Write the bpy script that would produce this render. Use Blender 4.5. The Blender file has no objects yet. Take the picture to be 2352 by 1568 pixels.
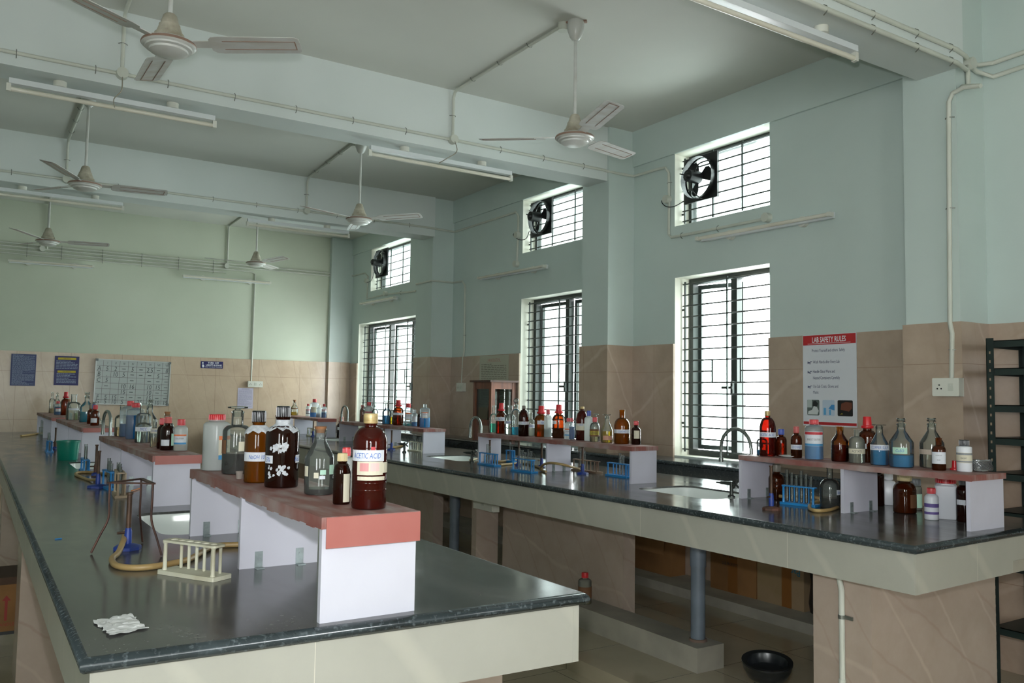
import bpy, bmesh, math, random
from mathutils import Vector, Matrix
random.seed(7)
C = bpy.context.scene.collection
PI = math.pi
# ---------------------------------------------------------------- camera model
S = 0.54            # metres per layout unit (layout unit = camera height above the bench tops)
CZ = 1.539          # camera height above the aisle floor, metres
FPX, CX, CY = 1927.5, 1176.0, 784.0
YAW, PITCH, ROLL = 0.57288, 0.06423, 0.01515
def cam_axes():
    f = Vector((math.sin(YAW)*math.cos(PITCH), math.cos(YAW)*math.cos(PITCH), math.sin(PITCH)))
    r = Vector((math.cos(YAW), -math.sin(YAW), 0)); u = r.cross(f)
    r2 = r*math.cos(ROLL) + u*math.sin(ROLL); u2 = r2.cross(f)
    return r2, u2, f
AR, AU, AF = cam_axes()
CAM = Vector((0, 0, CZ))
def ray(px, py): return AR*((px-CX)/FPX) - AU*((py-CY)/FPX) + AF
def Z(zd): return CZ + zd*S
def Pz(px, py, zd): r = ray(px, py); return CAM + r*(zd*S/r.z)
def Px(px, py, xd): r = ray(px, py); return CAM + r*(xd*S/r.x)
def Py(px, py, yd): r = ray(px, py); return CAM + r*(yd*S/r.y)
def dep(p): return (Vector(p)-CAM).dot(AF)
def mpp(p): return dep(p)/FPX                   # metres per pixel at a point
def zat(x, y, py):                              # height above floor at plan point x,y seen at row py
    a = Vector((x, y, 0))-CAM; k = -(py-CY)/FPX
    return (k*a.dot(AF)-a.dot(AU))/(AU.z-k*AF.z)
# ---------------------------------------------------------------- mesh builder
class MB:
    def __init__(s): s.v = []; s.f = []
    def add(s, vs, fs, M=None):
        o = len(s.v)
        for p in vs:
            p = Vector(p)
            s.v.append(M @ p if M else p)
        for f in fs: s.f.append([i+o for i in f])
        return s
    def box(s, x0, x1, y0, y1, z0, z1, M=None):
        vs = [(x, y, z) for z in (z0, z1) for x, y in ((x0, y0), (x1, y0), (x1, y1), (x0, y1))]
        return s.add(vs, [(3, 2, 1, 0), (4, 5, 6, 7), (0, 1, 5, 4), (1, 2, 6, 5), (2, 3, 7, 6), (3, 0, 4, 7)], M)
    def rbox(s, x0, x1, y0, y1, z0, z1, r, M=None, seg=3):   # box with rounded vertical edges
        pts = []
        for cx, cy, a0 in ((x1-r, y1-r, 0), (x0+r, y1-r, PI/2), (x0+r, y0+r, PI), (x1-r, y0+r, 1.5*PI)):
            for i in range(seg+1):
                a = a0+PI/2*i/seg; pts.append((cx+r*math.cos(a), cy+r*math.sin(a)))
        return s.prism(pts, z0, z1, M)
    def prism(s, pts, z0, z1, M=None):
        n = len(pts); vs = [(x, y, z0) for x, y in pts]+[(x, y, z1) for x, y in pts]
        fs = [list(range(n))[::-1], list(range(n, 2*n))]+[(i, (i+1) % n, n+(i+1) % n, n+i) for i in range(n)]
        return s.add(vs, fs, M)
    def lathe(s, prof, c=(0, 0, 0), n=24, M=None, closed=False):
        # prof: list of (r, z); r == 0 closes a pole
        vs = []; rings = []
        for r, z in prof:
            if r < 1e-6: rings.append([len(vs)]); vs.append((c[0], c[1], c[2]+z))
            else:
                rings.append(list(range(len(vs), len(vs)+n)))
                for i in range(n):
                    a = 2*PI*i/n; vs.append((c[0]+r*math.cos(a), c[1]+r*math.sin(a), c[2]+z))
        fs = []
        for A, B in zip(rings, rings[1:]):
            if len(A) == 1 and len(B) == 1: continue
            for i in range(n):
                j = (i+1) % n
                if len(A) == 1: fs.append((A[0], B[j], B[i]))
                elif len(B) == 1: fs.append((A[i], A[j], B[0]))
                else: fs.append((A[i], A[j], B[j], B[i]))
        return s.add(vs, fs, M)
    def cyl(s, p0, p1, r0, r1=None, n=14, caps=True):
        r1 = r0 if r1 is None else r1
        p0 = Vector(p0); p1 = Vector(p1); d = (p1-p0)
        q = Vector((0, 0, 1)).rotation_difference(d.normalized()).to_matrix().to_4x4()
        M = Matrix.Translation(p0) @ q; L = d.length
        pr = [(r0, 0), (r1, L)]
        if caps: pr = [(0, 0)]+pr+[(0, L)]
        return s.lathe(pr, n=n, M=M)
    def tube(s, pts, r, n=8, caps=True):
        pts = [Vector(p) for p in pts]; N = len(pts); rs = r if isinstance(r, (list, tuple)) else [r]*N
        t = (pts[1]-pts[0]).normalized(); u = t.orthogonal().normalized(); vs = []
        for i, p in enumerate(pts):
            if i == 0: t2 = (pts[1]-p)
            elif i == N-1: t2 = (p-pts[i-1])
            else: t2 = (pts[i+1]-pts[i-1])
            t2 = t2.normalized(); u = (u-t2*u.dot(t2)).normalized(); w = t2.cross(u)
            for k in range(n):
                a = 2*PI*k/n; vs.append(p+(u*math.cos(a)+w*math.sin(a))*rs[i])
        fs = [(i*n+k, i*n+(k+1) % n, (i+1)*n+(k+1) % n, (i+1)*n+k) for i in range(N-1) for k in range(n)]
        if caps: fs += [list(range(n))[::-1], [(N-1)*n+k for k in range(n)]]
        return s.add(vs, fs)
    def quad(s, *p): return s.add(p, [list(range(len(p)))])
    def build(s, name, mat, parent=None, smooth=True, ang=0.7, loc=None):
        me = bpy.data.meshes.new(name); me.from_pydata([tuple(p) for p in s.v], [], s.f); me.update()
        if smooth:
            for p in me.polygons: p.use_smooth = True
            me.set_sharp_from_angle(angle=ang)
        me.materials.append(mat)
        o = bpy.data.objects.new(name, me); C.objects.link(o)
        if parent: o.parent = parent
        if loc: o.location = loc
        return o
def smooth_path(pts, k=6):                       # Catmull-Rom through points
    P = [Vector(p) for p in pts]; P = [P[0]*2-P[1]]+P+[P[-1]*2-P[-2]]; out = []
    for i in range(1, len(P)-2):
        a, b, c, d = P[i-1:i+3]
        for j in range(k):
            t = j/k
            out.append(.5*((2*b)+(c-a)*t+(2*a-5*b+4*c-d)*t*t+(3*b-a-3*c+d)*t**3))
    out.append(P[-2]); return out
def tag(o, label, cat, group=None, kind=None):
    o['label'] = label; o['category'] = cat
    if group: o['group'] = group
    if kind: o['kind'] = kind
    return o
def thing(name, label, cat, loc=(0, 0, 0), rz=0, group=None):
    o = bpy.data.objects.new(name, None); C.objects.link(o); o.empty_display_size = .05
    o.location = loc; o.rotation_euler = (0, 0, rz)
    return tag(o, label, cat, group)
def struct(name, mb, mat, smooth=False, parent=None):
    o = mb.build(name, mat, parent, smooth)
    if not parent: o['kind'] = 'structure'
    return o
def dup(root, loc, rz, label, group=None):
    r = root.copy(); C.objects.link(r); r.location = loc; r.rotation_euler = (0, 0, rz)
    r['label'] = label
    if group: r['group'] = group
    for ch in list(root.children):
        c = ch.copy(); C.objects.link(c); c.parent = r
        for g in list(ch.children):
            d = g.copy(); C.objects.link(d); d.parent = c
    return r
# ---------------------------------------------------------------- materials
MATS = {}
def srgb(h):
    h = h.lstrip('#'); c = [int(h[i:i+2], 16)/255 for i in (0, 2, 4)]
    return tuple([(x/12.92 if x <= .04045 else ((x+.055)/1.055)**2.4) for x in c])+(1,)
def newmat(name):
    m = bpy.data.materials.new(name); m.use_nodes = True; nt = m.node_tree; nt.nodes.clear()
    out = nt.nodes.new('ShaderNodeOutputMaterial'); return m, nt, out
def N(nt, t, **k):
    n = nt.nodes.new(t)
    for a, b in k.items():
        if a in n.inputs: n.inputs[a].default_value = b
        else: setattr(n, a, b)
    return n
def pm(name, col, rough=.5, metal=0., col2=None, sc=6., lo=.35, hi=.65, bump=0., bsc=None, spec=.5, detail=4., r2=None, stretch=None, coat=0., trans=0.):
    """principled material with optional noise mix between two colours"""
    if name in MATS: return MATS[name]
    m, nt, out = newmat(name); L = nt.links.new
    b = N(nt, 'ShaderNodeBsdfPrincipled'); L(b.outputs[0], out.inputs[0])
    b.inputs['Base Color'].default_value = srgb(col); b.inputs['Roughness'].default_value = rough; b.inputs['Metallic'].default_value = metal
    b.inputs['Specular IOR Level'].default_value = spec; b.inputs['Coat Weight'].default_value = coat; b.inputs['Transmission Weight'].default_value = trans
    if col2 or bump or r2 is not None:
        tc = N(nt, 'ShaderNodeTexCoord'); mp = N(nt, 'ShaderNodeMapping'); L(tc.outputs['Object'], mp.inputs[0])
        if stretch: mp.inputs['Scale'].default_value = stretch
        nz = N(nt, 'ShaderNodeTexNoise', Scale=sc, Detail=detail); L(mp.outputs[0], nz.inputs['Vector'])
        mr = N(nt, 'ShaderNodeMapRange'); mr.inputs['From Min'].default_value = lo; mr.inputs['From Max'].default_value = hi
        L(nz.outputs['Fac'], mr.inputs['Value'])
        if col2:
            mx = N(nt, 'ShaderNodeMix', data_type='RGBA'); mx.inputs['A'].default_value = srgb(col); mx.inputs['B'].default_value = srgb(col2)
            L(mr.outputs[0], mx.inputs['Factor']); L(mx.outputs['Result'], b.inputs['Base Color'])
        if r2 is not None:
            rr = N(nt, 'ShaderNodeMapRange'); rr.inputs['To Min'].default_value = rough; rr.inputs['To Max'].default_value = r2
            L(mr.outputs[0], rr.inputs['Value']); L(rr.outputs[0], b.inputs['Roughness'])
        if bump:
            bn = N(nt, 'ShaderNodeTexNoise', Scale=bsc or sc*4, Detail=4.); L(mp.outputs[0], bn.inputs['Vector'])
            bp = N(nt, 'ShaderNodeBump', Strength=bump, Distance=.01); L(bn.outputs['Fac'], bp.inputs['Height']); L(bp.outputs[0], b.inputs['Normal'])
    MATS[name] = m; return m
def glassm(name, tint, edge=None, gloss=1., body=None, bmix=0., rough=.03, trl=.5):
    """thin-walled glass or clear liquid: tinted see-through + fresnel shine + optional cloudy body colour"""
    if name in MATS: return MATS[name]
    m, nt, out = newmat(name); L = nt.links.new
    tr = N(nt, 'ShaderNodeBsdfTransparent'); lw = N(nt, 'ShaderNodeLayerWeight', Blend=.35)
    mx = N(nt, 'ShaderNodeMix', data_type='RGBA'); mx.inputs['A'].default_value = srgb(tint); mx.inputs['B'].default_value = srgb(edge or tint)
    pw = N(nt, 'ShaderNodeMath', operation='POWER'); pw.inputs[1].default_value = 2.2
    L(lw.outputs['Facing'], pw.inputs[0]); L(pw.outputs[0], mx.inputs['Factor']); L(mx.outputs['Result'], tr.inputs[0])
    last = tr
    if body:
        df = N(nt, 'ShaderNodeBsdfDiffuse'); df.inputs[0].default_value = srgb(body)
        tl = N(nt, 'ShaderNodeBsdfTranslucent'); tl.inputs[0].default_value = srgb(body)
        a = N(nt, 'ShaderNodeMixShader'); a.inputs[0].default_value = trl; L(df.outputs[0], a.inputs[1]); L(tl.outputs[0], a.inputs[2])
        c = N(nt, 'ShaderNodeMixShader'); c.inputs[0].default_value = bmix; L(last.outputs[0], c.inputs[1]); L(a.outputs[0], c.inputs[2]); last = c
    gl = N(nt, 'ShaderNodeBsdfGlossy'); gl.inputs['Roughness'].default_value = rough
    fr = N(nt, 'ShaderNodeFresnel', IOR=1.45); mu = N(nt, 'ShaderNodeMath', operation='MULTIPLY'); mu.inputs[1].default_value = gloss
    L(fr.outputs[0], mu.inputs[0])
    ms = N(nt, 'ShaderNodeMixShader'); L(mu.outputs[0], ms.inputs[0]); L(last.outputs[0], ms.inputs[1]); L(gl.outputs[0], ms.inputs[2])
    L(ms.outputs[0], out.inputs[0]); MATS[name] = m; return m
def liqm(name, col, body, bmix, ior=1.33):
    """clear or cloudy liquid: real refraction plus a share of scattered body colour"""
    m, nt, out = newmat(name); L = nt.links.new
    g = N(nt, 'ShaderNodeBsdfGlass', IOR=ior, Roughness=.0); g.inputs['Color'].default_value = srgb(col)
    df = N(nt, 'ShaderNodeBsdfDiffuse'); df.inputs[0].default_value = srgb(body); tl = N(nt, 'ShaderNodeBsdfTranslucent'); tl.inputs[0].default_value = srgb(body)
    a = N(nt, 'ShaderNodeMixShader'); a.inputs[0].default_value = .4; L(df.outputs[0], a.inputs[1]); L(tl.outputs[0], a.inputs[2])
    c = N(nt, 'ShaderNodeMixShader'); c.inputs[0].default_value = bmix; L(g.outputs[0], c.inputs[1]); L(a.outputs[0], c.inputs[2]); L(c.outputs[0], out.inputs[0])
    MATS[name] = m; return m
def stonem(name, cols, joints=None, rough=.25, vein=None, sc=2.0, axis=None, jw=.0025, jcol='#6b5d50', bump=0):
    """stone / ceramic tile: cloudy two-colour noise, thin diagonal veins, straight joints (y,z or x,y spacing)"""
    m, nt, out = newmat(name); L = nt.links.new
    b = N(nt, 'ShaderNodeBsdfPrincipled'); b.inputs['Roughness'].default_value = rough; L(b.outputs[0], out.inputs[0])
    tc = N(nt, 'ShaderNodeTexCoord'); nz = N(nt, 'ShaderNodeTexNoise', Scale=sc, Detail=8., Roughness=.65); L(tc.outputs['Object'], nz.inputs['Vector'])
    mr = N(nt, 'ShaderNodeMapRange'); mr.inputs['From Min'].default_value = .3; mr.inputs['From Max'].default_value = .7; L(nz.outputs['Fac'], mr.inputs['Value'])
    mx = N(nt, 'ShaderNodeMix', data_type='RGBA'); mx.inputs['A'].default_value = srgb(cols[0]); mx.inputs['B'].default_value = srgb(cols[1]); L(mr.outputs[0], mx.inputs['Factor'])
    last = mx.outputs['Result']
    for i, (vc, vs, th, rot) in enumerate(vein or []):
        mp = N(nt, 'ShaderNodeMapping'); mp.inputs['Rotation'].default_value = rot; L(tc.outputs['Object'], mp.inputs[0])
        wv = N(nt, 'ShaderNodeTexWave', Scale=vs, Distortion=2.2); wv.inputs['Detail'].default_value = 4; wv.inputs['Detail Scale'].default_value = 1.2; L(mp.outputs[0], wv.inputs['Vector'])
        m2 = N(nt, 'ShaderNodeMapRange'); m2.inputs['From Min'].default_value = th; m2.inputs['From Max'].default_value = 1.; m2.inputs['To Max'].default_value = .5; L(wv.outputs['Fac'], m2.inputs['Value'])
        n2 = N(nt, 'ShaderNodeTexNoise', Scale=1.7); L(mp.outputs[0], n2.inputs['Vector'])
        m3 = N(nt, 'ShaderNodeMath', operation='MULTIPLY'); L(m2.outputs[0], m3.inputs[0]); L(n2.outputs['Fac'], m3.inputs[1])
        x2 = N(nt, 'ShaderNodeMix', data_type='RGBA'); x2.inputs['B'].default_value = srgb(vc); L(m3.outputs[0], x2.inputs['Factor']); L(last, x2.inputs['A']); last = x2.outputs['Result']
    if joints:
        sp = N(nt, 'ShaderNodeSeparateXYZ'); L(tc.outputs['Object'], sp.inputs[0]); acc = None
        for ax, step, off in joints:
            a = N(nt, 'ShaderNodeMath', operation='ADD'); a.inputs[1].default_value = off+100*step; L(sp.outputs[ax], a.inputs[0])
            md = N(nt, 'ShaderNodeMath', operation='MODULO'); md.inputs[1].default_value = step; L(a.outputs[0], md.inputs[0])
            lt = N(nt, 'ShaderNodeMath', operation='LESS_THAN'); lt.inputs[1].default_value = jw; L(md.outputs[0], lt.inputs[0])
            if acc:
                mm = N(nt, 'ShaderNodeMath', operation='MAXIMUM'); L(acc, mm.inputs[0]); L(lt.outputs[0], mm.inputs[1]); acc = mm.outputs[0]
            else: acc = lt.outputs[0]
        xj = N(nt, 'ShaderNodeMix', data_type='RGBA'); xj.inputs['B'].default_value = srgb(jcol); L(acc, xj.inputs['Factor']); L(last, xj.inputs['A']); last = xj.outputs['Result']
    L(last, b.inputs['Base Color'])
    MATS[name] = m; return m
_TX = {}
def text_geo(s, bold=0.):
    key = (s, bold)
    if key not in _TX:
        cu = bpy.data.curves.new('t', 'FONT'); cu.body = s; cu.size = 1; cu.resolution_u = 2; cu.align_x = 'CENTER'; cu.offset = bold
        o = bpy.data.objects.new('t', cu); me = o.to_mesh()
        _TX[key] = ([v.co.copy() for v in me.vertices], [list(p.vertices) for p in me.polygons])
        o.to_mesh_clear(); bpy.data.objects.remove(o); bpy.data.curves.remove(cu)
    return _TX[key]
def put_text(mb, s, h, fn, sx=1., dx=0., dy=0., slant=0., align='C', bold=0.):
    """append lettering of cap height h; fn maps flat (u right, v up) metres to a point"""
    vs, fs = text_geo(s, bold*.6)
    if not vs: return 0
    k = h/.7; xs = [v.x for v in vs]; off = 0
    if align == 'L': off = -min(xs)*k*sx
    if align == 'R': off = -max(xs)*k*sx
    mb.add([fn(v.x*k*sx+off+dx+slant*v.y*k, v.y*k+dy) for v in vs], fs)
    return (max(xs)-min(xs))*k*sx
# ---------------------------------------------------------------- room constants (layout units)
XW, XP, YB, ZC, ZB, ZF, ZT = 8.98, 8.45, 22.4, 4.337, 3.459, -2.85, .8215
XL, YF = -5.0, -7.0
PIL = [(4.68, 5.27), (10.31, 10.99), (16.38, 17.15)]
BEAMS = [(4.60, 5.10), (10.35, 10.85), (16.30, 16.82)]
M_wall = pm('mint_wall_paint', '#c6d2cd', .55, col2='#bcc9c4', sc=.8, bump=.05, bsc=60)
M_ceil = pm('ceiling_paint', '#d2d3cb', .8, col2='#cacbc4', sc=.7)
M_beam = pm('beam_paint', '#d3d9d6', .6, col2='#cbd2cf', sc=.9)
M_reveal = pm('cream_reveal_paint', '#e2e0d2', .6, col2='#d4d3c6', sc=3)
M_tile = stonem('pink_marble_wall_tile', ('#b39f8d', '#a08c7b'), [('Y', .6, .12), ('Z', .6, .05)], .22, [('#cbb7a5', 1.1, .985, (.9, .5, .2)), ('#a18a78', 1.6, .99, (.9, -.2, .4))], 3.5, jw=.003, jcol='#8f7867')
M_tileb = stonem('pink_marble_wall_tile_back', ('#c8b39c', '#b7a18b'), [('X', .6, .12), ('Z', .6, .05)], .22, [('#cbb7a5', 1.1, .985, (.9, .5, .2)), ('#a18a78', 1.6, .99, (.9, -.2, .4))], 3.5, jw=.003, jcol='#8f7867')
M_floor = stonem('cream_floor_tile', ('#a89e88', '#9a907b'), [('X', .6, .16), ('Y', .6, .3)], .07, None, 1.5, jw=.004, jcol='#5c5446')
M_metal_dark = pm('dark_green_window_metal', '#2a302d', .4, col2='#343b38', sc=8)
M_grille = pm('grey_grille_metal', '#3a403e', .4, .2)
M_black = pm('black_fan_metal', '#191b1b', .35)
M_pvc = pm('white_pvc', '#c9cbc0', .4, col2='#bfc2b6', sc=5)
M_pvc2 = pm('ivory_switch_plastic', '#d3d3c8', .35)
M_clip = pm('steel_clip', '#83867f', .4, .7)
M_wire_b = pm('black_wire', '#1b1b1b', .5)
M_wire_g = pm('grey_wire', '#8b8678', .5)
M_pane = glassm('window_pane_glass', '#eef5f3', '#c8d8d4', .8)
# ---------------------------------------------------------------- floor, ceiling, walls
x0, x1, y0, y1 = XL*S, (XW+.43)*S, YF*S, (YB+.4)*S
struct('floor', MB().box(x0, x1, y0, y1, -.1, 0), M_floor)
struct('trim_1', MB().box(5.40*S, XW*S, 3.75*S, YB*S, 0, .081), M_floor)           # low raised floor under the second bench
struct('ceiling', MB().box(x0, x1, y0, y1, Z(ZC), Z(ZC)+.12), M_ceil)
def wall_with_holes(name, xa, xb, ya, yb, za, zb, holes, mat):
    ys = sorted({ya, yb} | {h[0] for h in holes} | {h[1] for h in holes}); zs = sorted({za, zb} | {h[2] for h in holes} | {h[3] for h in holes})
    solid = lambda i, j: 0 <= i < len(ys)-1 and 0 <= j < len(zs)-1 and not any(h[0]-1e-6 <= ys[i] and ys[i+1] <= h[1]+1e-6 and h[2]-1e-6 <= zs[j] and zs[j+1] <= h[3]+1e-6 for h in holes)
    m = MB(); rv = MB()
    for i in range(len(ys)-1):
        for j in range(len(zs)-1):
            a, b, c, d = ys[i], ys[i+1], zs[j], zs[j+1]
            if solid(i, j):
                m.quad((xa, a, c), (xa, a, d), (xa, b, d), (xa, b, c)); m.quad((xb, a, c), (xb, b, c), (xb, b, d), (xb, a, d))
            t = rv if 0 <= i < len(ys)-1 else m
            if solid(i, j) != solid(i+1, j): rv.quad((xa, b, c), (xb, b, c), (xb, b, d), (xa, b, d))
            if solid(i, j) != solid(i, j+1): rv.quad((xa, a, d), (xb, a, d), (xb, b, d), (xa, b, d))
    w = struct(name, m, mat)
    return w, rv
def yof(px, py, x=XW): return Px(px, py, x).y/S
def zof(px, py, x=XW): return (Px(px, py, x).z-CZ)/S
UP = []; LO = []
def win(yn, yf, ztn, zbt): return (yn, yf, zbt, ztn)
zu = (zof(1768, 285)+zof(1550, 352))/2; zub = (zof(1768, 474)+zof(1550, 517))/2
zl = (zof(1769, 603)+zof(1551, 639))/2; ZCT = -.88
UP.append((yof(1768, 380), yof(1550, 435), zub, zu)); LO.append((yof(1768, 700), yof(1550, 800), ZCT+.02, zl))
UP.append((11.35, yof(1201, 520), zof(1199, 582), zof(1202, 459.6))); LO.append((11.3, yof(1196, 800), ZCT+.02, zof(1198, 686.5)))
UP.append((yof(942, 600), yof(852.5, 620), zof(851.6, 668.7), zof(853.5, 573))); LO.append((17.6, yof(822, 840), ZCT+.02, zof(824, 744.5)))
holes = [(a*S, b*S, Z(c), Z(d)) for a, b, c, d in UP+LO]
w, rv = wall_with_holes('wall_right', XW*S, (XW+.43)*S, y0, y1, 0, Z(ZC), holes, M_wall)
struct('trim_2', rv, M_reveal)                                                    # plastered window reveals
tw = .018
t_holes = [(h[0]+.02 if i else h[0], h[1]+.005, h[2], max(h[3], Z(ZT)+1)) for i, h in enumerate(holes[3:])]
m = MB()
ys = [YF*S]+[v for h in [(l[0]*S, l[1]*S) for l in LO] for v in h]+[YB*S]
for a, b in zip(ys[0::2], ys[1::2]): m.box(XW*S-tw, XW*S, a, b, 0, Z(ZT))
for a, b in zip(ys[1::2], ys[2::2]): m.box(XW*S-tw, XW*S, a, b, 0, Z(ZCT)-.03)
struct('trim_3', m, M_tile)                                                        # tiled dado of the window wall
m = MB()
for (pa, pb), u in zip([(PIL[0][1], PIL[1][0]), (PIL[1][1], PIL[2][0]), (PIL[2][1], YB)], UP):
    m.box(XW*S-.02, XW*S, pa*S, pb*S, Z(u[3]), Z(ZC))
struct('trim_4', m, M_wall)                                                        # lintel band above the upper windows
struct('wall_back', MB().box(x0, x1, YB*S, y1, 0, Z(ZC)), pm('mint_wall_warm_light_back', '#c6ccba', .55, col2='#bdc4b1', sc=.8, bump=.05, bsc=60))  # same mint paint as the other walls, warm light mixed into its colour
m = MB().box(x0, XW*S-tw, YB*S-tw, YB*S, 0, Z(ZT+.03)); m.box(8.33*S, XW*S-tw, YB*S-tw-.06, YB*S-tw, 0, Z(ZT+.03))
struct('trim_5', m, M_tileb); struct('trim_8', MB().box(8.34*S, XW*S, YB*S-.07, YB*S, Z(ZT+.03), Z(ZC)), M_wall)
fh = [(a*S, b*S, 1.2, 2.3) for a, b in ((-3.0, -1.4), (3.7, 5.3))]
def front_wall():
    # same builder turned a quarter: openings added behind the camera for more light
    w, rv = wall_with_holes('wall_front', 0, -.23, x0, x1, 0, Z(ZC), fh, M_wall); r = struct('trim_6', rv, M_reveal)
    for o in (w, r): o.data.transform(Matrix(((0, 1, 0, 0), (1, 0, 0, y0), (0, 0, 1, 0), (0, 0, 0, 1))))
front_wall()
lh = [(-4.6*S, -1.8*S, 1.1, 2.6)]  # out-of-view opening added to brighten the near side of the room
wl, rl = wall_with_holes('wall_left', XL*S, XL*S-.23, y0, y1, 0, Z(ZC), lh, M_wall); struct('trim_10', rl, M_reveal)
# pillars with their own tile skirt, beams
m = MB(); mt = MB()
for a, b in PIL:
    m.box(XP*S, XW*S, a*S, b*S, 0, Z(ZC)); mt.box(XP*S-.014, XW*S-tw, a*S-.014, b*S+.014, 0, Z(ZT))
struct('wall_pillars', m, M_wall); struct('trim_7', mt, M_tile)
m = MB()
for a, b in BEAMS: m.box(XL*S, XP*S, a*S, b*S, Z(ZB), Z(ZC))
struct('ceiling_beams', m, M_beam)
# ---------------------------------------------------------------- windows
def window(idx, o, nh, vf, motif, sash, mull, fw=.045):
    a, b, c, d = o[0]*S, o[1]*S, Z(o[2]), Z(o[3]); xg = (XW+.16)*S; xf = (XW+.30)*S
    fr = MB()
    fr.box(xf, xf+.06, a, a+fw, c, d).box(xf, xf+.06, b-fw, b, c, d).box(xf, xf+.06, a+fw, b-fw, d-fw, d).box(xf, xf+.06, a+fw, b-fw, c, c+fw)
    for t in mull: y = a+(b-a)*t; fr.box(xf, xf+.06, y-.03, y+.03, c+fw, d-fw)
    w = struct('window_%d' % idx, fr, M_metal_dark)
    g = MB(); H = d-c; y_in = .03
    for t in vf:
        y = a+y_in+(b-a-2*y_in)*t; g.box(xg-.006, xg+.006, y-.006, y+.006, c+.03, d-.03)
    for k in range(nh):
        z = c+.05+(H-.10)*k/(nh-1)
        if motif is not None and k == motif:
            L = b-a; g.tube([(xg, a+.01, z), (xg, a+L*.36, z)], .006, 6); g.tube([(xg, b-.01, z), (xg, b-L*.34, z)], .006, 6)
            dz = (H-.10)/(nh-1)
            for y in (a+L*.36, b-L*.34): g.box(xg-.005, xg+.005, y-.006, y+.006, z-dz, z+dz)
        else: g.tube([(xg, a+.005, z), (xg, b-.005, z)], .006, 6)
    for z in (c+H*.18, c+H*.82): g.cyl((xg, b-.02, z), (xg, b+.004, z), .009, n=8)
    g.build('grille', M_grille, w)
    edges = [0]+list(mull)+[1]
    if not mull: MB().box(xf+.02, xf+.024, a+fw, b-fw, c+fw, d-fw).build('pane', M_pane, w)
    for i, (u, v) in enumerate(zip(edges, edges[1:]) if mull else []):
        p, q = a+(b-a)*u+.035, a+(b-a)*v-.035
        ang, hinge = sash[i]
        s = MB(); sw = .035; z0, z1 = c+fw+.004, d-fw-.004; L = q-p
        s.box(0, .03, 0, sw, z0, z1).box(0, .03, L-sw, L, z0, z1).box(0, .03, sw, L-sw, z1-sw, z1).box(0, .03, sw, L-sw, z0, z0+sw)
        pn = MB().box(.012, .016, sw, L-sw, z0+sw, z1-sw)
        if hinge == 'n': M = Matrix.Translation((xf+.065, p, 0)) @ Matrix.Rotation(-ang, 4, 'Z')
        else: M = Matrix.Translation((xf+.065, q, 0)) @ Matrix.Rotation(ang, 4, 'Z') @ Matrix.Translation((0, -L, 0))
        for mm in (s, pn): mm.v = [M @ v for v in mm.v]
        so = s.build('sash', M_metal_dark, w); pn.build('pane', M_pane, so)
    if motif is not None:
        hz = c+H*.38; y = a+(b-a)*mull[0]
        MB().box(xf-.03, xf, y-.012, y+.012, hz-.05, hz+.05).box(xf-.035, xf-.02, y-.01, y+.10, hz-.01, hz+.01).build('latch', M_metal_dark, w)
    return w
window(1, UP[0], 7, (0, .33, .66, 1), None, [], [], .03)
window(2, UP[1], 7, (0, .33, .66, 1), None, [], [], .03)
window(3, UP[2], 6, (0, .3, .62, 1), None, [], [], .03)
window(4, LO[0], 16, (0, .5, 1), 7, [(1.1, 'n'), (.22, 'f')], [.5])
window(5, LO[1], 16, (0, .55, 1), 7, [(0, 'n'), (.0, 'f')], [.52])
window(6, LO[2], 16, (0, .33, .66, 1), 7, [(.0, 'n'), (.35, 'f'), (0, 'f')], [.33, .66])
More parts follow.
